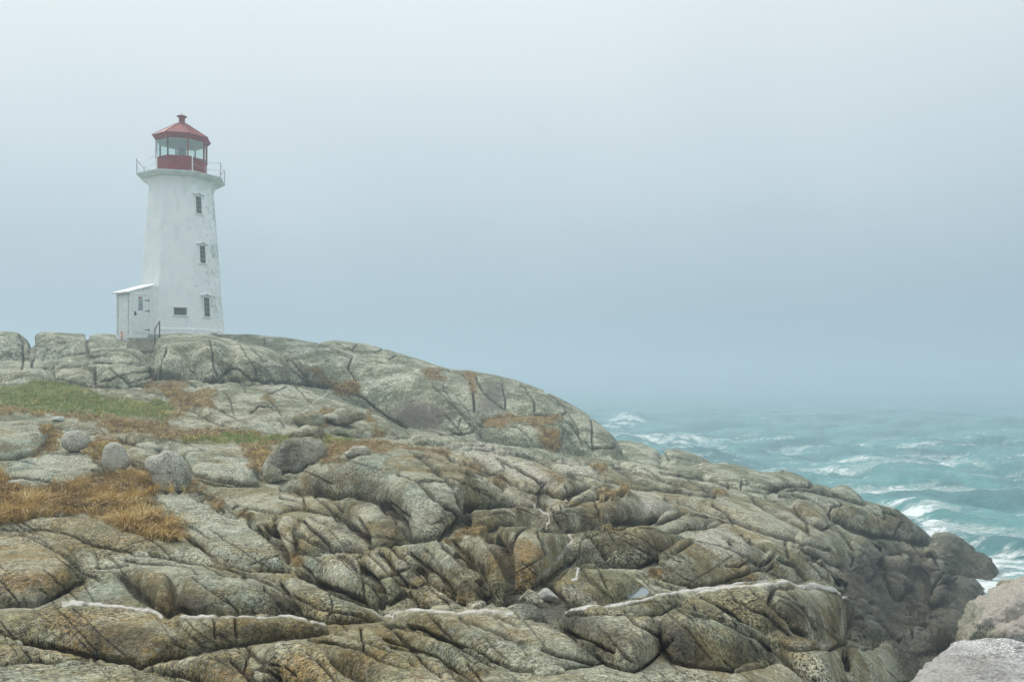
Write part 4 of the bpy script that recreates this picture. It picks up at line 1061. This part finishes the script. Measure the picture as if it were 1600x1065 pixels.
stone('boulder', '451,677 468,669 486,665 501,669 505,678 480,681', hit(480, 680), 0.4, MAT['boulder'], 'low rounded boulder at the back edge of the grass strip behind the egg shaped one', seed=11, group=G)
stone('boulder', '517,675 524,668 534,668 539,676 528,678', hit(528, 677), 0.25, MAT['boulder'], 'smallest grey boulder in the row behind the grass strip', seed=12, group=G)
stone('boulder', '543,676 556,669 572,672 582,682 560,685', hit(562, 683), 0.4, MAT['boulder'], 'low pale boulder at the right end of the row behind the grass strip', seed=13, group=G)
stone('boulder', '537,709 545,702 560,697 574,698 578,705 560,711 545,714', hit(556, 712), 0.22, MAT['lichen'], 'slanting grey stone in the dark hollow right of the perched egg shaped boulder', seed=14, group=G)
shard('rock_fragment', '809,936 825,920 840,926 850,936 832,942', hit(832, 942) - 0.1, 0.28, MAT['tan'], 'angular grey rock fragment left of the white quartz piece in the hollow', 'rock', 15)
shard('quartz_fragment', '838,926 850,916 858,920 873,933 862,936 848,934', hit(856, 936) - 0.1, 0.2, plain('stained quartz', (0.42, 0.42, 0.37), 0.7, var=0.25, scale=14, bump=0.5), 'angular whitish quartz piece lying in the hollow at lower centre', 'rock', 16)
shard('stone_block', '85,657 85,650 98,649.5 100,651 100,657', hit(92, 657), 0.3, plain('whitewash', (0.60, 0.63, 0.58), 0.8, var=0.15), 'small pale squared block lying on the left slab by the grass', 'block', 17, 0.0)
stone('rock_outcrop', '1497,1046 1504,1012 1524,988 1542,972 1566,958 1588,948 1650,940 1744,946 1784,1056 1764,1196 1644,1276 1540,1256 1500,1136', 22.0, 2.6, MAT['capped'], 'brown outcrop with pale bleached top beside the narrow channel at the right edge', 'rock', seed=18, lean=0.25, full=0.5, amp=0.10, rough=1.9, res=3)
stone('rock_outcrop', '1566,940 1570,928 1592,923 1640,920 1700,928 1720,956 1640,966 1578,956', 24.0, 1.5, MAT['tan'], 'thin layered tan ledge topping the outcrop at the right edge', 'rock', seed=19, lean=0.25, full=0.45, amp=0.10, rough=2.2, res=3)
stone('rock_outcrop', '1432,1120 1446,1088 1468,1068 1494,1054 1530,1050 1605,1046 1725,1050 1845,1090 1865,1230 1765,1360 1605,1390 1465,1330 1415,1210', 10.5, 1.7, MAT['salt'], 'pale salt and pepper granite dome in the bottom right corner', 'rock', seed=20, lean=0.2, full=0.58, amp=0.045, rough=1.4, res=3)

# ------------------------------------------------------------------ lighthouse
SCX = (284.2 - 800) / F * 58; LH = Vector((SCX, 58.0, 0))
BASE = EYE + (HZ - 525) / F * 58            # foot of the tower
ROT = math.atan2(LH.y, LH.x) - R(90)        # turns local -Y towards the camera
def zrow(py, depth=58.0): return EYE + (HZ - py) / F * depth - BASE
OCT = [R(a) for a in (-167, -122, -77, -32, 13, 58, 103, 148)]
def ring(r, z): return [(r * math.cos(a), r * math.sin(a), z) for a in OCT]
def loft(rings, cap0=True, cap1=True):
    v = []; f = []
    for rg in rings: v += rg
    n = len(rings[0])
    for k in range(len(rings) - 1):
        for i in range(n):
            j = (i + 1) % n
            f.append((k * n + i, k * n + j, (k + 1) * n + j, (k + 1) * n + i))
    if cap0: f.append(tuple(range(n))[::-1])
    if cap1: f.append(tuple((len(rings) - 1) * n + i for i in range(n)))
    return v, f
def cyl(p0, p1, r0, r1=None, n=12):
    r1 = r0 if r1 is None else r1
    p0 = Vector(p0); p1 = Vector(p1); ax = (p1 - p0).normalized(); u = ax.orthogonal().normalized(); w_ = ax.cross(u)
    v = []
    for p, r in ((p0, r0), (p1, r1)):
        for i in range(n):
            a = 2 * math.pi * i / n; v.append(tuple(p + u * math.cos(a) * r + w_ * math.sin(a) * r))
    f = [(i, (i + 1) % n, n + (i + 1) % n, n + i) for i in range(n)] + [tuple(range(n))[::-1], tuple(range(n, 2 * n))]
    return v, f
def join(*ms):
    v = []; f = []
    for mv, mf in ms:
        o = len(v); v += list(mv); f += [tuple(i + o for i in t) for t in mf]
    return v, f
def obox(c, ax, ay, az, hx, hy, hz):
    c = Vector(c); v = []
    for sz in (-1, 1):
        for sy in (-1, 1):
            for sx in (-1, 1): v.append(tuple(c + ax * hx * sx + ay * hy * sy + az * hz * sz))
    return v, [(0, 2, 3, 1), (4, 5, 7, 6), (0, 1, 5, 4), (2, 6, 7, 3), (0, 4, 6, 2), (1, 3, 7, 5)]
def bevel(o, w_=0.01):
    m = o.modifiers.new('b', 'BEVEL'); m.width = w_; m.segments = 2; m.limit_method = 'ANGLE'

def tower_paint():
    b = NB('peeling white paint', 0.7)
    flake = b.noise(5.0, 8, 0.85); big = b.noise(0.45, 4, 0.6, dist=0.5)
    g = b.n('ShaderNodeSeparateXYZ'); b.l(b.n('ShaderNodeTexCoord').outputs['Object'], g.inputs[0])
    zf = b.ramp(g.outputs['Z'], 3.0, 8.5, 0.0, 1.0); zf2 = b.ramp(g.outputs['Z'], 10.2, 7.4, 0.0, 1.0)
    right = b.ramp(g.outputs['X'], -0.6, 2.0, 0.0, 1.0)
    amt = b.math('ADD', b.math('MULTIPLY', b.math('MULTIPLY', right, 1.0), 0.10), 0.0)
    amt = b.math('ADD', amt, b.math('MULTIPLY', b.ramp(big, 0.42, 0.65), 0.10))
    thr = b.math('SUBTRACT', 0.655, amt)
    m = b.math('SUBTRACT', flake, thr)
    m = b.ramp(m, 0.0, 0.03, 0.0, 1.0)
    m = b.math('MULTIPLY', m, b.ramp(g.outputs['Z'], 0.9, 2.6, 0.25, 1.0))
    base = b.mixc(b.ramp(b.noise(1.1, 6, 0.7), 0.35, 0.7), (0.82, 0.86, 0.86), (0.92, 0.93, 0.92))
    base = b.mixc(b.ramp(b.noise(2.4, 7, 0.7, vec=b.map((1, 1, 0.25))), 0.50, 0.72, 0.0, 0.5), base, (0.62, 0.69, 0.66))
    c = b.mixc(m, base, b.mixc(b.noise(14, 5), (0.33, 0.39, 0.36), (0.55, 0.60, 0.57)))
    b.l(c, b.b.inputs['Base Color'])
    bands = b.n('ShaderNodeTexWave'); bands.bands_direction = 'Z'; bands.inputs['Scale'].default_value = 1.6; bands.inputs['Distortion'].default_value = 1.2
    b.l(b.pos, bands.inputs['Vector'])
    h = b.math('SUBTRACT', b.math('MULTIPLY', bands.outputs['Fac'], 0.25), b.math('MULTIPLY', m, 0.8))
    b.l(b.bump(h, 0.6, 0.02), b.b.inputs['Normal'])
    return b.m
WHITE = plain('white paint', (0.82, 0.85, 0.84), 0.55, var=0.06, scale=3, bump=0.15)
TOWER = tower_paint()
RED = plain('weathered red paint', (0.23, 0.018, 0.015), 0.5, var=0.16, scale=2.2, bump=0.15)
REDROOF = plain('sun bleached red roof paint', (0.25, 0.030, 0.025), 0.6, var=0.2, scale=2.0)
for m_ in (RED, REDROOF): m_.node_tree.nodes['Principled BSDF'].inputs['Specular IOR Level'].default_value = 0.25
GREYM = plain('galvanised steel', (0.34, 0.37, 0.37), 0.45, 0.6, var=0.1, scale=12)
DARKM = plain('dark iron', (0.035, 0.04, 0.04), 0.55, 0.3, var=0.1, scale=12)
WPOST = plain('white post paint', (0.85, 0.86, 0.86), 0.5, var=0.04)
PANE = plain('dark louvre panes', (0.055, 0.075, 0.062), 0.25, var=0.25, scale=5)
CEIL = plain('pale green ceiling', (0.42, 0.50, 0.46), 0.6, var=0.06)
BARM = plain('grey glazing bars', (0.30, 0.33, 0.30), 0.6)
CONC = plain('weathered concrete', (0.33, 0.35, 0.31), 0.9, var=0.15, scale=3, bump=0.3)
def glass():
    b = NB('lantern glass', 0.03)
    t = b.n('ShaderNodeBsdfTransparent'); t.inputs[0].default_value = (0.90, 0.96, 0.94, 1)
    g = b.n('ShaderNodeBsdfGlossy'); g.inputs['Roughness'].default_value = 0.03; g.inputs['Color'].default_value = (0.9, 0.95, 0.95, 1)
    fr = b.n('ShaderNodeFresnel'); fr.inputs[0].default_value = 1.5
    m = b.n('ShaderNodeMixShader'); m.inputs[0].default_value = 0.07; b.l(t.outputs[0], m.inputs[1]); b.l(g.outputs[0], m.inputs[2])
    b.l(m.outputs[0], b.o.inputs[0]); return b.m
GLASS = glass()

lh = empty('lighthouse', (LH.x, LH.y, BASE), ROT)
tag(lh, 'white octagonal lighthouse with red lantern room standing on top of the granite hill', 'lighthouse')
def part(name, md, mat, parent=None, smooth=False, bev=0.0):
    o = link_mesh(name, md[0], md[1], mat, parent or lh, smooth)
    if bev: bevel(o, bev)
    return o
zG = zrow(266, 55.6)                        # gallery floor
Rb, Rt = 2.88, 2.12
zt = zrow(300)
prof = [(Rb, -1.2), (Rb, 0.05)]
for k in range(1, 13): t = k / 12; prof.append((Rb + (Rt - Rb) * t, 0.05 + (zt - 0.05) * t))
for rr, py in ((2.13, 296), (2.19, 292.5), (2.28, 289.5), (2.42, 286.5)): prof.append((rr, zrow(py)))
prof.append((2.52, zG - 0.34))
part('tower_wall', loft([ring(r, z) for r, z in prof]), TOWER, bev=0.03)
part('plinth', join(loft([ring(3.0, -1.3), ring(3.0, 0.02), ring(2.94, 0.06)]), loft([ring(2.94, 0.0), ring(2.94, 0.34), ring(2.88, 0.40)])), WHITE, bev=0.02)
gl = part('gallery_deck', loft([ring(2.50, zG - 0.30), ring(2.88, zG - 0.085), ring(2.91, zG), ring(1.5, zG + 0.015)]), plain('whitewashed cornice', (0.62, 0.70, 0.68), 0.7, var=0.1, scale=2, bump=0.3), bev=0.012)
# railing: eight posts, two sagging cables between
for k, a in enumerate(OCT):
    r = 2.86; thick = 0.036 if k in (1, 2) else 0.022
    part('railing_post', cyl((r * math.cos(a), r * math.sin(a), zG - 0.1), (r * math.cos(a), r * math.sin(a), zG + 0.98), thick), WPOST if k in (1, 2) else GREYM, bev=0.004)
seg = []
for k in range(8):
    a0, a1 = OCT[k], OCT[(k + 1) % 8]
    for hz_ in (0.94, 0.46):
        pr = None; seg = []
        for s_ in range(7):
            t = s_ / 6; sag = -0.16 * 4 * t * (1 - t)
            p = Vector((2.86 * (math.cos(a0) * (1 - t) + math.cos(a1) * t), 2.86 * (math.sin(a0) * (1 - t) + math.sin(a1) * t), zG + hz_ + sag))
            if pr is not None and not (k == 1): seg.append(cyl(pr, p, 0.012, n=6))
            pr = p
        if seg: part('railing_cable', join(*seg), GREYM)
for a0, a1 in ((OCT[0], R(-144)), (OCT[4], OCT[3])):
    part('railing_brace', cyl((2.86 * math.cos(a0), 2.86 * math.sin(a0), zG + 0.9), (2.75 * math.cos(a1), 2.75 * math.sin(a1), zG + 0.03), 0.02), GREYM)
# lantern room
RL = 1.66; z1 = zrow(242.5, 56.5); z2 = zrow(214.0, 56.5)
part('lantern_base', loft([ring(RL, zG - 0.02), ring(RL, z1 - 0.06), ring(RL + 0.05, z1 - 0.05), ring(RL + 0.05, z1), ring(RL - 0.12, z1 + 0.01)]), RED, bev=0.01)
part('lantern_floor', loft([ring(1.45, z1 - 0.9), ring(1.45, z1 - 0.85)]), CEIL)
for k in range(8):
    a0, a1 = OCT[k], OCT[(k + 1) % 8]
    c0 = Vector((RL * math.cos(a0), RL * math.sin(a0), 0)); c1 = Vector((RL * math.cos(a1), RL * math.sin(a1), 0))
    mdir = Vector((math.cos(a0), math.sin(a0), 0)); tdir = Vector((-mdir.y, mdir.x, 0))
    part('mullion', obox(c0 * 0.985 + Vector((0, 0, (z1 + z2) / 2)), mdir, tdir, Vector((0, 0, 1)), 0.05, 0.035, (z2 - z1) / 2 + 0.03), RED if k in (2, 3, 4) else DARKM, bev=0.006)
    nrm = ((c0 + c1) / 2).normalized(); t_ = (c1 - c0).normalized(); L = (c1 - c0).length
    part('glass_pane', obox((c0 + c1) / 2 * 0.985 + Vector((0, 0, (z1 + z2) / 2)), nrm, t_, Vector((0, 0, 1)), 0.006, L / 2 - 0.05, (z2 - z1) / 2), GLASS)
    fr = [obox((c0 + c1) / 2 * 0.985 + t_ * s_ * (L / 2 - 0.065) + Vector((0, 0, (z1 + z2) / 2)), nrm, t_, Vector((0, 0, 1)), 0.028, 0.022, (z2 - z1) / 2 - 0.002) for s_ in (-1, 1)]
    if k in (0, 3, 4, 6): part('window_stile', join(*fr[:1]), WPOST)
zE = zrow(205.5, 56.2)
part('roof', loft([ring(RL + 0.02, z2 - 0.04), ring(RL + 0.06, z2 + 0.05), ring(1.90, zE - 0.06), ring(1.93, zE), ring(0.36, zrow(194.5)), ring(0.30, zrow(194.5) + 0.05)]), REDROOF, bev=0.01)
part('ceiling', loft([ring(RL - 0.05, z2 - 0.09), ring(RL - 0.05, z2 - 0.05)]), CEIL)
ribs = []
for a in OCT:
    ribs.append(cyl((1.92 * math.cos(a), 1.92 * math.sin(a), zE + 0.01), (0.33 * math.cos(a), 0.33 * math.sin(a), zrow(194.5) + 0.03), 0.026, n=8))
part('roof_rib', join(*ribs), REDROOF)
def lathe(pr, n=24):
    v = []; f = []
    for r, z in pr:
        for i in range(n): a = 2 * math.pi * i / n; v.append((r * math.cos(a), r * math.sin(a), z))
    for k in range(len(pr) - 1):
        for i in range(n): j = (i + 1) % n; f.append((k * n + i, k * n + j, (k + 1) * n + j, (k + 1) * n + i))
    f.append(tuple(range(n))[::-1]); f.append(tuple((len(pr) - 1) * n + i for i in range(n))); return v, f
zv = zrow(194.5)
vent = part('ventilator', lathe([(0.34, zv - 0.02), (0.28, zv + 0.07), (0.20, zv + 0.14), (0.20, zv + 0.44), (0.22, zv + 0.47), (0.33, zv + 0.50), (0.33, zv + 0.53), (0.20, zv + 0.60), (0.05, zv + 0.64), (0.03, zv + 0.66)]), REDROOF, smooth=False)
part('spike', cyl((0, 0, zv + 0.62), (0, 0, zv + 0.82), 0.022, 0.006), DARKM, vent)
part('lamp_pedestal', lathe([(0.45, z1 - 0.85), (0.45, z1 - 0.2), (0.28, z1 - 0.05), (0.20, z1 + 0.15), (0.22, z1 + 0.20)]), plain('brown lamp stand', (0.16, 0.13, 0.09), 0.5), smooth=False)
lens = lathe([(0.10, z1 + 0.2), (0.25, z1 + 0.24), (0.27, z1 + 0.40), (0.30, z1 + 0.52), (0.27, z1 + 0.64), (0.25, z1 + 0.82), (0.10, z1 + 0.88)])
part('lens', lens, plain('dull green lens glass', (0.16, 0.20, 0.15), 0.15, var=0.2, scale=9), smooth=False)

def face_frame(k, z):
    """centre, outward normal, side direction and up direction of tower face k at height z"""
    a0, a1 = OCT[k], OCT[(k + 1) % 8]; t = (z - 0.05) / (zt - 0.05); r = Rb + (Rt - Rb) * t
    c0 = Vector((math.cos(a0), math.sin(a0), 0)); c1 = Vector((math.cos(a1), math.sin(a1), 0))
    side = (c1 - c0).normalized(); out_ = ((c0 + c1) / 2).normalized()
    ap = r * math.cos(R(22.5)); c = out_ * ap + Vector((0, 0, z))
    sl = (Rt - Rb) / (zt - 0.05) * math.cos(R(22.5)); up = (Vector((0, 0, 1)) + out_ * sl).normalized(); nrm = side.cross(up); nrm = nrm if nrm.dot(out_) > 0 else -nrm
    return c, nrm, side, up
def side_at(k, px, z):
    """offset along face k that appears at picture column px"""
    best = None
    for s_ in np.linspace(-1.3, 1.3, 261):
        c, nrm, side, up = face_frame(k, z); p = c + side * s_
        wp = Matrix.Rotation(ROT, 4, 'Z') @ p + LH
        e = abs(800 + wp.x / wp.y * F - px)
        if best is None or e < best[0]: best = (e, s_, wp.y)
    return best[1], best[2]
def tower_window(k, px, py0, py1, wpx, hood=True, label=None):
    z = zrow((py0 + py1) / 2, 56); s_, dep = side_at(k, px, z)
    z = EYE + (HZ - (py0 + py1) / 2) / F * dep - BASE; hh_ = (py1 - py0) / 2 / F * dep
    c, nrm, side, up = face_frame(k, z); c = c + side * s_
    hw = wpx
    wdw = part('window', join(*[obox(c + nrm * 0.02 + side * q * (hw + 0.03), side, nrm, up, 0.035, 0.05, hh_ + 0.065) for q in (-1, 1)], obox(c + nrm * 0.021 - up * (hh_ + 0.03), side, nrm, up, hw + 0.11, 0.07, 0.035), obox(c + nrm * 0.021 + up * (hh_ + 0.03), side, nrm, up, hw + 0.068, 0.049, 0.033)), WHITE, bev=0.004)
    part('pane', obox(c - nrm * 0.005, side, nrm, up, hw, 0.02, hh_), PANE, wdw)
    if hood:
        for q in (-0.5, 0, 0.5): part('glazing_bar', obox(c + nrm * 0.02 + up * q * hh_, side, nrm, up, hw, 0.012, 0.013), BARM, wdw)
        A = c + up * (hh_ + 0.085); pts = [(-hw - 0.22, 0), (-hw - 0.17, 0.05), (-hw * 0.5, 0.12), (0, 0.20), (hw * 0.5, 0.12), (hw + 0.17, 0.05), (hw + 0.22, 0)]
        v = []
        for dq in (0.0, 0.17):
            for x_, y_ in pts: v.append(tuple(A + side * x_ + up * y_ + nrm * dq))
            for x_, y_ in reversed(pts[1:-1]): v.append(tuple(A + side * x_ + up * (y_ - 0.055) + nrm * dq))
        n_ = 12; f = [tuple(range(n_)), tuple(range(n_, 2 * n_))[::-1]] + [(i, n_ + i, n_ + (i + 1) % n_, (i + 1) % n_) for i in range(n_)]
        part('hood', (v, f), WHITE, wdw)
tower_window(2, 310, 307, 334, 0.22)
tower_window(2, 316, 384, 411.5, 0.22)
tower_window(2, 322.5, 464.5, 495, 0.23)
tower_window(1, 282, 480.5, 492.5, 0.40, hood=False)
for px_, py_ in ((291, 299), (272.5, 494)):
    pass
# entrance annex: leans against the left front face
c, nrm, side, up = face_frame(0, 0.05)
out_ = Vector((nrm.x, nrm.y, 0)).normalized(); sd2 = Vector((side.x, side.y, 0)).normalized()
v122 = Vector((Rb * math.cos(OCT[1]), Rb * math.sin(OCT[1]), 0)) - sd2 * 0.05
LA, WA = 1.78, 1.60
he, ht = zrow(459, 55), zrow(447.5, 56)
P0 = v122; P1 = v122 + out_ * LA; P2 = P1 - sd2 * WA; P3 = P0 - sd2 * WA
Zv = Vector((0, 0, 1))
inn = -out_ * 0.6
v = [P0 + inn - Zv, P1 - Zv, P2 - Zv, P3 + inn - Zv, P0 + inn + Zv * (ht + 0.1), P1 + Zv * he, P2 + Zv * he, P3 + inn + Zv * (ht + 0.1)]
f = [(0, 1, 5, 4), (1, 2, 6, 5), (2, 3, 7, 6), (3, 0, 4, 7), (4, 5, 6, 7), (3, 2, 1, 0)]
annex = part('annex', ([tuple(p) for p in v], f), WHITE, bev=0.01)
rd = (P0 + Zv * ht - P1 - Zv * he).normalized(); rn = rd.cross(sd2); rn = rn if rn.z > 0 else -rn
mid = (P0 + P1 + P2 + P3) / 4 + Zv * ((he + ht) / 2 + 0.05)
part('annex_roof', obox(mid - rd * 0.12, rd, sd2, rn, LA / 2 + 0.20, WA / 2 + 0.10, 0.045), WHITE, annex, bev=0.008)
sn = sd2                                                              # outward normal of the door wall
def on_wall(t, z, off=0.0): return P0 + out_ * (LA * t) + sn * off + Zv * z
door = part('door', obox(on_wall(0.60, 1.22, 0.018), out_, sn, Zv, 0.52, 0.02, 1.20), plain('white door paint', (0.80, 0.84, 0.83), 0.5, var=0.05), annex, bev=0.006)
part('door_frame', join(obox(on_wall(0.60, 2.46, 0.03), out_, sn, Zv, 0.60, 0.035, 0.035), *[obox(on_wall(0.60, 1.22, 0.03) + out_ * q * 0.56, out_, sn, Zv, 0.035, 0.03, 1.20) for q in (-1, 1)]), WHITE, annex)
part('handle', join(obox(on_wall(0.60, 1.22, 0.05) + out_ * 0.44, out_, sn, Zv, 0.05, 0.02, 0.13), cyl(on_wall(0.60, 1.20, 0.08) + out_ * 0.47, on_wall(0.60, 1.20, 0.08) + out_ * 0.28, 0.02)), DARKM, door)
for z_ in (0.22, 1.42, 2.10):
    part('hinge', join(obox(on_wall(0.60, z_, 0.05) - out_ * 0.52, out_, sn, Zv, 0.02, 0.02, 0.09), obox(on_wall(0.60, z_, 0.045) - out_ * 0.37, out_, sn, Zv, 0.14, 0.012, 0.022)), DARKM, door)
nt_ = part('notice', obox(on_wall(0.60, 1.78, 0.047) + out_ * 0.06, out_, sn, Zv, 0.15, 0.008, 0.36), plain('grey notice sheet', (0.36, 0.42, 0.44), 0.6, var=0.04), door)
part('notice_print', join(*[obox(on_wall(0.60, 1.52 + 0.085 * q, 0.058) + out_ * 0.06, out_, sn, Zv, 0.11, 0.003, 0.014) for q in range(6)]), plain('dark print', (0.10, 0.12, 0.13), 0.6), nt_)
part('notice_top', obox(on_wall(0.60, 2.23, 0.047) + out_ * 0.08, out_, sn, Zv, 0.13, 0.006, 0.07), plain('faded red print', (0.42, 0.24, 0.24), 0.6, var=0.3, scale=20), door)
en = out_
wc_ = P1 - sd2 * (WA * 0.5)
part('end_panel', join(*[obox(wc_ + Zv * 1.15 + en * 0.02 + sd2 * q * 0.56, sd2, en, Zv, 0.03, 0.02, 1.25) for q in (-1, 1)], obox(wc_ + Zv * 2.43 + en * 0.021, sd2, en, Zv, 0.60, 0.02, 0.03)), plain('pale grey trim', (0.52, 0.57, 0.57), 0.6), annex)

# things round the tower
def tube_path(pts, r, n=10): return join(*[cyl(a, b_, r, n=n) for a, b_ in zip(pts[:-1], pts[1:])])
hd = 50.6
hr = [Vector(P(242, 533, hd)), Vector(P(242, 515, hd)), Vector(P(249.3, 501.5, hd + 0.9)), Vector(P(249.3, 530, hd + 0.9))]
o = empty('handrail', (hr[0].x, hr[0].y, hr[0].z - 0.3)); tag(o, 'bent dark steel handrail at the steps left of the big dome of rock', 'handrail')
loc0 = Vector(o.location)
for nm, a, b_ in (('post', 0, 1), ('post', 3, 2), ('top_rail', 1, 2)):
    p, q = hr[a] - loc0, hr[b_] - loc0
    if nm == 'post': p = p - Vector((0, 0, 0.4))
    link_mesh(nm, *cyl(p, q, 0.035), DARKM, o, True)
TIMB = plain('brown weathered timber', (0.34, 0.32, 0.24), 0.85, var=0.25, scale=4, bump=0.4)
st_ = empty('timber_steps', P(220, 548, 50.4)); tag(st_, 'brown timber retaining steps below the annex door', 'steps')
for k in range(6):
    p0 = Vector(P(220, 547.5 - k * 3.6, 50.4 + k * 0.30)) - Vector(st_.location)
    o = link_mesh('plank', *obox(p0, Vector((1, 0, 0)), Vector((0, 1, 0)), Vector((0, 0, 1)), 0.78 - 0.03 * (k % 2), 0.17, 0.068), TIMB, st_); bevel(o, 0.008)
wl = empty('retaining_wall', P(352, 533, 54.5)); tag(wl, 'brown timber retaining wall right of the tower foot', 'wall')
for k in range(3):
    o = link_mesh('plank', *obox(Vector((0.25, 0, 0.02 + k * 0.17)), Vector((1, 0.1, 0)).normalized(), Vector((-0.1, 1, 0)).normalized(), Vector((0, 0, 1)), 1.35, 0.06, 0.082), TIMB, wl); bevel(o, 0.008)
o = link_mesh('pier', *obox(Vector((-0.62, -0.22, 0.2)), Vector((1, 0, 0)), Vector((0, 1, 0)), Vector((0, 0, 1)), 0.16, 0.14, 0.32), CONC, wl); bevel(o, 0.02)
mp = empty('marker_post', P(190, 526, 54.0)); tag(mp, 'short orange marker post at the foot of the annex wall', 'post')
ORG = plain('orange plastic', (0.75, 0.24, 0.06), 0.5)
link_mesh('post', *cyl((0, 0, -0.2), (0, 0, 0.26), 0.045), ORG, mp, True)
link_mesh('cap', *cyl((0, 0, 0.261), (0, 0, 0.33), 0.075, 0.06), ORG, mp, True)
bs = link_mesh('foundation_slab', *loft([ring(3.5, -1.5), ring(3.5, -0.10), ring(3.42, -0.04)]), CONC); bs.location = lh.location; bs.rotation_euler = lh.rotation_euler; bevel(bs, 0.02)
tag(bs, 'octagonal concrete slab carrying the lighthouse', 'slab')

# ------------------------------------------------------------------ grass
def blades(name, sel_p, per, hgt, hvar, wid, cols_, label, seed, lean=0.6, droop=(0.25, -0.5)):
    rs = np.random.RandomState(seed)
    k = np.nonzero(rs.rand(sel_p.size) < sel_p.ravel())[0]
    k = np.repeat(k, per); n = len(k)
    base = verts[k] + np.stack([rs.uniform(-1, 1, n), rs.uniform(-1, 1, n), np.zeros(n)], -1) * 0.035 * (verts[k][:, 1:2] / 17)
    clump = fbm(base[:, 0] / 0.40, base[:, 1] / 0.40, base[:, 2] / 0.40, 3, seed + 3)
    H = hgt * (1 + hvar * rs.uniform(-1, 1, n)) * np.clip(1 + 0.7 * clump, 0.25, 2)
    ang = rs.uniform(0, 2 * np.pi, n) ; cl2 = fbm(base[:, 0] / 0.6 + 9, base[:, 1] / 0.6, base[:, 2], 2, seed + 5) * 4
    dx = 0.5 * np.cos(ang) + 0.5 * np.cos(cl2) + droop[0]; dy = 0.5 * np.sin(ang) + 0.5 * np.sin(cl2) + droop[1]
    ll = lean * rs.uniform(0.4, 1.3, n)
    wa = rs.uniform(0, np.pi, n) * 0.5 - 0.4; wxv = np.stack([np.cos(wa), np.sin(wa), np.zeros(n)], -1) * (wid * rs.uniform(0.6, 1.3, n) * 0.5)[:, None]
    V = np.empty((n, 7, 3))
    for j, t in enumerate((0.0, 0.4, 0.75, 1.0)):
        p = base + np.stack([dx * ll * H * t ** 1.8, dy * ll * H * t ** 1.8, H * (t - 0.45 * np.minimum(ll, 1.3) * t * t) - 0.02], -1)
        wt = (1.0, 0.85, 0.5, 0)[j]
        if j < 3: V[:, 2 * j] = p - wxv * wt; V[:, 2 * j + 1] = p + wxv * wt
        else: V[:, 6] = p
    b0 = (np.arange(n) * 7)[:, None]
    q = np.concatenate([b0 + np.array([[0, 1, 3, 2]]), b0 + np.array([[2, 3, 5, 4]]), b0 + np.array([[4, 5, 6, 6]])], 0)
    me = bpy.data.meshes.new(name)
    tri = np.concatenate([b0 + np.array([[0, 1, 3]]), b0 + np.array([[0, 3, 2]]), b0 + np.array([[2, 3, 5]]), b0 + np.array([[2, 5, 4]]), b0 + np.array([[4, 5, 6]])], 0)
    bb = NB(name.replace('_', ' '), 0.7)
    o = link_mesh(name, V.reshape(-1, 3), tri, bb.m)
    rnd = np.clip(0.48 + 0.40 * clump + rs.uniform(-0.32, 0.32, n), 0, 1)
    attr_f(o.data, 'tint', np.repeat(rnd, 7))
    cr_ = bb.n('ShaderNodeValToRGB'); els = cr_.color_ramp.elements
    while len(els) < len(cols_): els.new(0.5)
    for e, (p_, c_) in zip(els, cols_): e.position = p_; e.color = (*c_, 1)
    bb.l(bb.attr('tint'), cr_.inputs[0])
    bb.l(cr_.outputs[0], bb.b.inputs['Base Color']); bb.b.inputs['Specular IOR Level'].default_value = 0.2
    tag(o, label, 'grass', kind='stuff'); return n
vis_v = (PY2 <= np.minimum.accumulate(PY2, axis=1) + 4) & (PXv > -60) & (PXv < 1660)
s_soil = np.clip((sample(R_poly['soil'], PX2, PY2) - 0.35) * 2, 0, 1) * vis_v; s_turf = np.clip((sample(R_poly['turf'], PX2, PY2) - 0.3) * 2, 0, 1) * vis_v
near = Dv < 22
dry = [(0.0, (0.12, 0.065, 0.025)), (0.30, (0.31, 0.205, 0.080)), (0.6, (0.60, 0.43, 0.17)), (1.0, (0.74, 0.62, 0.36))]
straw = [(0.0, (0.22, 0.13, 0.04)), (0.3, (0.48, 0.32, 0.12)), (0.6, (0.66, 0.52, 0.24)), (1.0, (0.80, 0.72, 0.44))]
patch = np.clip(0.75 + 1.1 * fbm(X2 / 0.8, Y2 / 0.8, Z2 / 0.8, 3, 201), 0.08, 1)
heath = near & (PXv < 292) & (PY2 > 738)
n0 = blades('short_moss_grass', s_soil * near * (~heath) * 0.35 * patch, 1, 0.07, 0.6, 0.010, dry, 'short rusty grass and moss in the cracks of the near slabs', 10, 1.5)
n1 = blades('dry_grass', s_soil * heath * 0.55 * patch, 3, 0.24, 0.6, 0.012, dry, 'long rusty brown grass lying over the hollow at the left', 11, 1.5)
n2 = blades('dry_grass', s_soil * (~near) * 0.55 * patch, 1, 0.13, 0.6, 0.022, straw, 'tufts of straw coloured grass on the farther ledges and round the green turf', 12, 1.4)
grn = [(0.0, (0.12, 0.17, 0.05)), (0.45, (0.29, 0.40, 0.12)), (0.75, (0.42, 0.45, 0.18)), (1.0, (0.62, 0.55, 0.27))]
n3 = blades('green_grass', s_turf * 0.75, 1, 0.10, 0.5, 0.020, grn, 'short green grass on the strip of turf below the hill', 13, 0.7)
n4 = blades('dry_grass', s_turf * 0.22 * np.clip(patch, 0, 1), 1, 0.15, 0.6, 0.02, straw, 'straw coloured blades growing through the green turf', 14, 1.2)
print('BLADES', n1, n2, n3)
